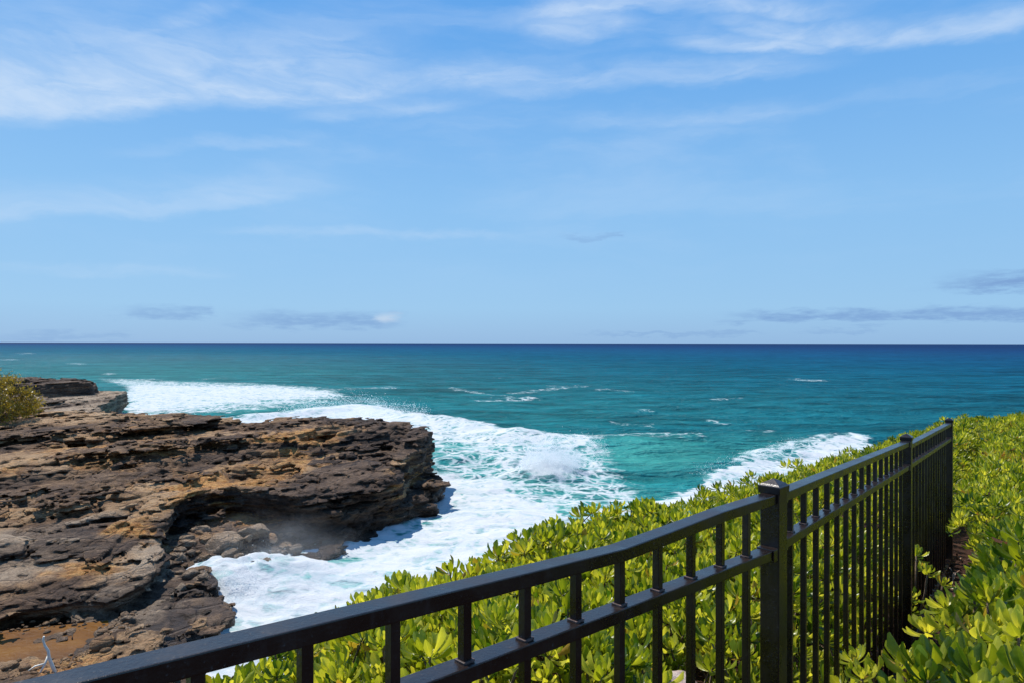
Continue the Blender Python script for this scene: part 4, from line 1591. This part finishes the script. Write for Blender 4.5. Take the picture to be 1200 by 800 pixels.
SHRUBS = [
    (1125, 772, -1.00, .15, 3, .135, 'broad-leaved green shrub with one big open star of leaves, nearest the frame bottom', 901, (.2, .5)),
    (1048, 772, -1.08, .20, 13, .068, 'bushy small-leaved yellow-green shrub pressed against the fence foot', 902, (.45, .85)),
    (1180, 742, -.98, .24, 13, .100, 'pale green shrub spreading at the lower right behind the star-shaped one', 903, (.5, .85)),
    (1148, 700, -1.05, .20, 11, .095, 'bright yellow-green shrub right of the bare soil patch', 904, (.45, .9)),
    (1195, 690, -1.02, .28, 17, .090, 'dense green shrub right of the yellow-green one', 905, (.3, .7)),
    (1068, 652, -1.28, .20, 8, .070, 'thin small-leaved shrub growing at the fence beside bare soil', 906, (.4, .8)),
    (1058, 690, -1.42, .15, 6, .065, 'low sprig of small leaves between the pickets and the bare soil', 907, (.3, .7)),
    (1190, 792, -.95, .22, 10, .105, 'large green shrub cut by the lower right corner', 908, (.3, .75)),
    (1075, 800, -1.02, .18, 8, .085, 'green shrub at the bottom between the fence and the star-shaped one', 909, (.3, .75)),
]
for s_ in SHRUBS:
    shrub(*s_)

# ------------------------------------------------------------------ the fence
fence = empty('metal_fence', (POST1[0], POST1[1], float(ground_z(*POST1))))
tag(fence, 'dark bronze metal picket fence running downhill above the sea', 'fence')
F0 = Vector(fence.location)


def put(name, bm, mat, parent=None, bevel=0.0):
    if bevel:
        bmesh.ops.bevel(bm, geom=bm.edges[:], offset=bevel, segments=2, profile=.6, affect='EDGES')
    bmesh.ops.recalc_face_normals(bm, faces=bm.faces)
    me = bpy.data.meshes.new(name)
    bm.to_mesh(me)
    bm.free()
    return link(name, me, mat, parent if parent is not None else fence)


def add_box(bm, cx, cy, cz, sx, sy, sz, ang=0.0):
    vs = []
    ca, sa = math.cos(ang), math.sin(ang)
    for dx_ in (-.5, .5):
        for dy_ in (-.5, .5):
            for dz_ in (-.5, .5):
                x, y = dx_ * sx, dy_ * sy
                vs.append(bm.verts.new((cx + x * ca - y * sa, cy + x * sa + y * ca, cz + dz_ * sz)))
    for f in ((0, 1, 3, 2), (4, 6, 7, 5), (0, 4, 5, 1), (2, 3, 7, 6), (0, 2, 6, 4), (1, 5, 7, 3)):
        bm.faces.new([vs[i] for i in f])


def bar(pts, wid, hgt):
    """rail along plan points; pts give the centre of the top face (world), square ends"""
    bm = bmesh.new()
    rings = []
    pts = [Vector(p) - F0 for p in pts]
    for i, p in enumerate(pts):
        d = pts[min(i + 1, len(pts) - 1)] - pts[max(i - 1, 0)]
        d.z = 0
        d.normalize()
        s = Vector((d.y, -d.x, 0)) * wid * .5
        rings.append([bm.verts.new(q) for q in (p - s, p + s, p + s - Vector((0, 0, hgt)), p - s - Vector((0, 0, hgt)))])
    for A, B in zip(rings[:-1], rings[1:]):
        for k in range(4):
            bm.faces.new((A[k], A[(k + 1) % 4], B[(k + 1) % 4], B[k]))
    bm.faces.new(rings[0][::-1])
    bm.faces.new(rings[-1])
    return bm


RW, RH = .040, .025                              # rail width and height
N1 = np.array([D1[1], -D1[0]])
N2 = np.array([D2[1], -D2[0]])


def near_edge(px, py, on, N):
    """point on the rail centre line whose near top edge shows at (px, py)"""
    off = RW * .5
    k = 1.0 - off / (.80 if on is on1 else .64)
    x, y = on(px)
    x, y = x * k, y * k                      # the near edge lies half a rail width closer than the centre line
    z = EYE - (py - 401.0) / 800.0 * y
    return x - N[0] * off, y - N[1] * off, z


def rail_from(pix, on, name, inset=0.0):
    pts = [near_edge(px, py, on, N1) for px, py in pix]
    return pts


# section 1 rails: straight, then a slight bend up to the post
top1 = rail_from([(100, 797.5), (640, 665), (735, 641), (785, 622.5), (815, 611), (850, 597.5), (889, 585.5)], on1, 'rail')
d_ = np.array(top1[1]) - np.array(top1[0])
start = np.array(top1[0]) - d_ * ((np.linalg.norm(np.array(top1[0])[:2] - POST0) - .03) / np.linalg.norm(d_[:2]))
_e = POST1 - D1 * .027
top1 = [tuple(start)] + top1[:-1] + [(_e[0], _e[1], top1[-1][2] - .001)]
mid1 = rail_from([(552, 780), (732, 712), (890, 652.5)], on1, 'rail')
d_ = np.array(mid1[1]) - np.array(mid1[0])
start = np.array(mid1[0]) - d_ * ((np.linalg.norm(np.array(mid1[0])[:2] - POST0) - .03) / np.linalg.norm(d_[:2]))
mid1 = [tuple(start)] + mid1[:-1] + [(_e[0], _e[1], mid1[-1][2])]
put('rail', bar(top1, RW, RH), M_PAINT, bevel=.002)
put('rail', bar(mid1, RW, RH), M_PAINT, bevel=.002)


def lin(P, Q, za, zb, g0=.03, g1=.03):
    d = (Q - P) / np.linalg.norm(Q - P)
    a, b = P + d * g0, Q - d * g1
    return [(a[0], a[1], za), (b[0], b[1], zb)]


top2 = lin(POST1, POST2, EYE - .407, EYE - .540, .028)
mid2 = lin(POST1, POST2, EYE - .537, EYE - .668, .028)
top3 = lin(POST2, POST3, EYE - .560, EYE - .662)
mid3 = lin(POST2, POST3, EYE - .670, EYE - .786)
for p_ in (top2, mid2, top3, mid3):
    put('rail', bar(p_, RW, RH), M_PAINT, bevel=.002)
gz = lambda p: float(ground_z(*p))
bot1 = lin(POST0, POST1, gz(POST0) + .05, gz(POST1) + .05)
bot2 = lin(POST1, POST2, gz(POST1) + .05, gz(POST2) + .05)
bot3 = lin(POST2, POST3, gz(POST2) + .05, gz(POST3) + .05)
for p_ in (bot1, bot2, bot3):
    put('rail', bar(p_, RW, RH), M_PAINT, bevel=.002)


def z_at(line, x, y):
    P = np.array(line)
    for a, b in zip(P[:-1], P[1:]):
        L2 = (b - a)[:2]
        t_ = ((np.array([x, y]) - a[:2]) @ L2) / (L2 @ L2)
        if t_ <= 1.0 or b is P[-1]:
            return float(a[2] + (b[2] - a[2]) * t_)
    return float(P[-1][2])


def picket(x, y, ang, zt, zm, zb, proto=None):
    """square bar with a small collar where it passes the middle rail"""
    bm = bmesh.new()
    add_box(bm, x - F0.x, y - F0.y, (zt + zb) / 2 - F0.z, .0165, .0165, zt - zb, ang)
    bmesh.ops.bevel(bm, geom=bm.edges[:], offset=.0012, segments=1, affect='EDGES')
    o = put('picket', bm, M_PAINT)
    bm = bmesh.new()
    add_box(bm, x - F0.x, y - F0.y, zm + .0022 - F0.z, .023, .023, .0045, ang)
    put('collar', bm, M_COLLAR, o, bevel=.001)
    return o


def run_pickets(xs_px, on, ang, top, mid, bot):
    for px in xs_px:
        x, y = on(px)
        picket(x, y, ang, z_at(top, x, y) - RH, z_at(mid, x, y), z_at(bot, x, y) + .004)


a1, a2 = math.atan2(D1[1], D1[0]), math.atan2(D2[1], D2[0])
step1 = .000105
i0 = 1 / (1400 - 875.0)
px1 = [1400 - 1 / (i0 - step1 * k) for k in range(0, 14)]
run_pickets([p for p in px1 if on1(p)[1] > POST0[1] + .08], on1, a1, top1, mid1, bot1)
i0 = 1 / (1210 - 926.0)
px2 = [1210 - 1 / (i0 + .0002115 * k) for k in range(0, 15)]
run_pickets([p for p in px2 if p < 1056], on2, a2, top2, mid2, bot2)
i0 = 1 / (1210 - 1070.5)
px3 = [1210 - 1 / (i0 + .0002115 * k) for k in range(0, 15)]
run_pickets([p for p in px3 if p < 1108.5], on2, a2, top3, mid3, bot3)


def post(P, ang, ztop, attach):
    """square post with a stepped pyramid cap and rail brackets"""
    W = .0525
    g = gz(P) - .15
    bm = bmesh.new()
    add_box(bm, P[0] - F0.x, P[1] - F0.y, (g + ztop - .030) / 2 - F0.z, W, W, ztop - .030 - g, ang)
    o = put('post', bm, M_PAINT, bevel=.0025)
    bm = bmesh.new()
    Lx, Ly, Lz = P[0] - F0.x, P[1] - F0.y, ztop - F0.z
    prof = [(.0295, -.036), (.0305, -.018), (.0300, -.0155), (.0275, -.0145), (.0235, -.0105), (.0030, .0005), (.0012, .001)]
    rings = []
    for hw, hz in prof:
        rg = []
        for k in range(4):
            a = ang + math.pi / 4 + k * math.pi / 2
            rg.append(bm.verts.new((Lx + hw * 1.41421 * math.cos(a), Ly + hw * 1.41421 * math.sin(a), Lz + hz)))
        rings.append(rg)
    for A, B in zip(rings[:-1], rings[1:]):
        for k in range(4):
            bm.faces.new((A[k], A[(k + 1) % 4], B[(k + 1) % 4], B[k]))
    bm.faces.new(rings[0][::-1])
    bm.faces.new(rings[-1])
    put('post_cap', bm, M_PAINT, o, bevel=.0008)
    for (end, d, dn) in attach:
        bm = bmesh.new()
        an = math.atan2(d[1], d[0])
        c = np.array(end[:2]) + np.array(d) * .008
        add_box(bm, c[0] - F0.x, c[1] - F0.y, end[2] - RH / 2 - F0.z, .034, RW + .008, RH + .008, an)
        put('rail_bracket', bm, M_PAINT, o, bevel=.002)


post(POST0, a1, EYE - .27, [(top1[0], D1, 0), (mid1[0], D1, 0)])
post(POST1, a1, EYE - .366, [(mid1[-1], -D1, 0), (top2[0], D2, 0), (mid2[0], D2, 0)])
post(POST2, a2, EYE - .500, [(top2[-1], -D2, 0), (mid2[-1], -D2, 0), (top3[0], D2, 0), (mid3[0], D2, 0)])
post(POST3, a2, EYE - .622, [(top3[-1], -D2, 0), (mid3[-1], -D2, 0)])

# ------------------------------------------------------------------ small things
# pale stone among the leaves by the fence
c = from_px(793, 782, EYE - 1.22)
o = bpy.data.objects.new('pale_stone', boulder_mesh(17, .6))
o.data.materials.append(M_PALEROCK)
o.location = (c[0], c[1], EYE - 1.36)
o.scale = (.13, .11, .22)
o.rotation_euler = (.2, .1, .6)
COL.objects.link(o)
tag(o, 'pale pinkish stone half hidden in the leaves behind the fence', 'stone')

# bleached branch standing by the pool
hb = cam_hit(66, 787)
if hb is None or hb.y > 30:
    hb = Vector((*from_px(66, 787, .8), .8))
k = hb.y / 800.0
def br(px, py, dy=0.0):
    return ((px - 66) * k, dy, -(py - 787) * k)
bm = bmesh.new()
tube(bm, [br(67, 792), br(62, 780), br(58, 770), br(57, 762), br(53, 756), br(51, 749), br(52, 745)], .052, .022, 7)
tube(bm, [br(57, 768), br(56, 776, -.1), br(53, 783, -.15), br(50, 789, -.2)], .034, .02, 6)
tube(bm, [br(56, 775, -.1), br(46, 777, -.15), br(38, 783, -.2), br(33, 793, -.25)], .026, .016, 6)
tube(bm, [br(53, 783, -.15), br(49, 786, -.2), br(47, 787, -.3)], .02, .01, 5)
me = bpy.data.meshes.new('driftwood_branch')
bm.to_mesh(me)
bm.free()
o = link('driftwood_branch', me, M_DRY, None, hb)
tag(o, 'bare bleached forked branch standing beside the ochre pool', 'branch')

# ochre bush on the headland at the far left
def far_bush():
    root_c = (-40.3, 52.5)
    gz0 = drop(*root_c)
    root = empty('coastal_bush', (root_c[0], root_c[1], gz0))
    tag(root, 'yellow-olive windswept bush on top of the rocky headland', 'bush')
    rg = np.random.default_rng(77)
    bm = bmesh.new()
    V, F, T = [], [], []
    nv = 0
    for i in range(190):
        a = rg.uniform(0, 6.283)
        rr = 2.9 * math.sqrt(rg.random())
        x, y = rr * math.cos(a) * 1.25, rr * math.sin(a)
        h = (4.3 - .34 * rr ** 2) * rg.uniform(.25, 1.0) + .25 * math.sin(a * 3) - .30 * x * .5
        h = max(.25, h)
        f = (x * .25, y * .25, -.1)
        tube(bm, [f, (x * .6, y * .6, h * .5), (x, y, h)], .03, .01, 4)
        cl = rg.uniform(.30, .55)
        tn = rg.uniform(.2, .8)
        for j in range(70):
            p = np.array([x, y, h]) + rg.normal(0, cl * .55, 3) * np.array([1, 1, .75])
            d = rg.normal(size=3)
            d[2] = abs(d[2]) + .3
            d /= np.linalg.norm(d)
            s = np.cross(d, rg.normal(size=3))
            s /= np.linalg.norm(s)
            L_, w_ = rg.uniform(.12, .26), rg.uniform(.025, .05)
            V += [p - s * w_ * .3, p + s * w_ * .3, p + d * L_ * .6 + s * w_, p + d * L_, p + d * L_ * .6 - s * w_]
            F.append((nv, nv + 1, nv + 2, nv + 4))
            F.append((nv + 4, nv + 2, nv + 3, nv + 3))
            T += [np.clip(tn + rg.normal(0, .15), 0, 1)] * 5
            nv += 5
    quads = np.array(F[0::2])
    tris = np.array(F[1::2])[:, :3]
    me = mesh_np('foliage', np.array(V), [quads, tris])
    set_attr(me, 'tone', T)
    set_attr(me, 'age', np.zeros(nv))
    set_attr(me, 'across', np.ones(nv))
    link('foliage', me, M_FARBUSH, root)
    me = bpy.data.meshes.new('stem')
    bm.to_mesh(me)
    bm.free()
    link('stems', me, M_STEM, root)


far_bush()
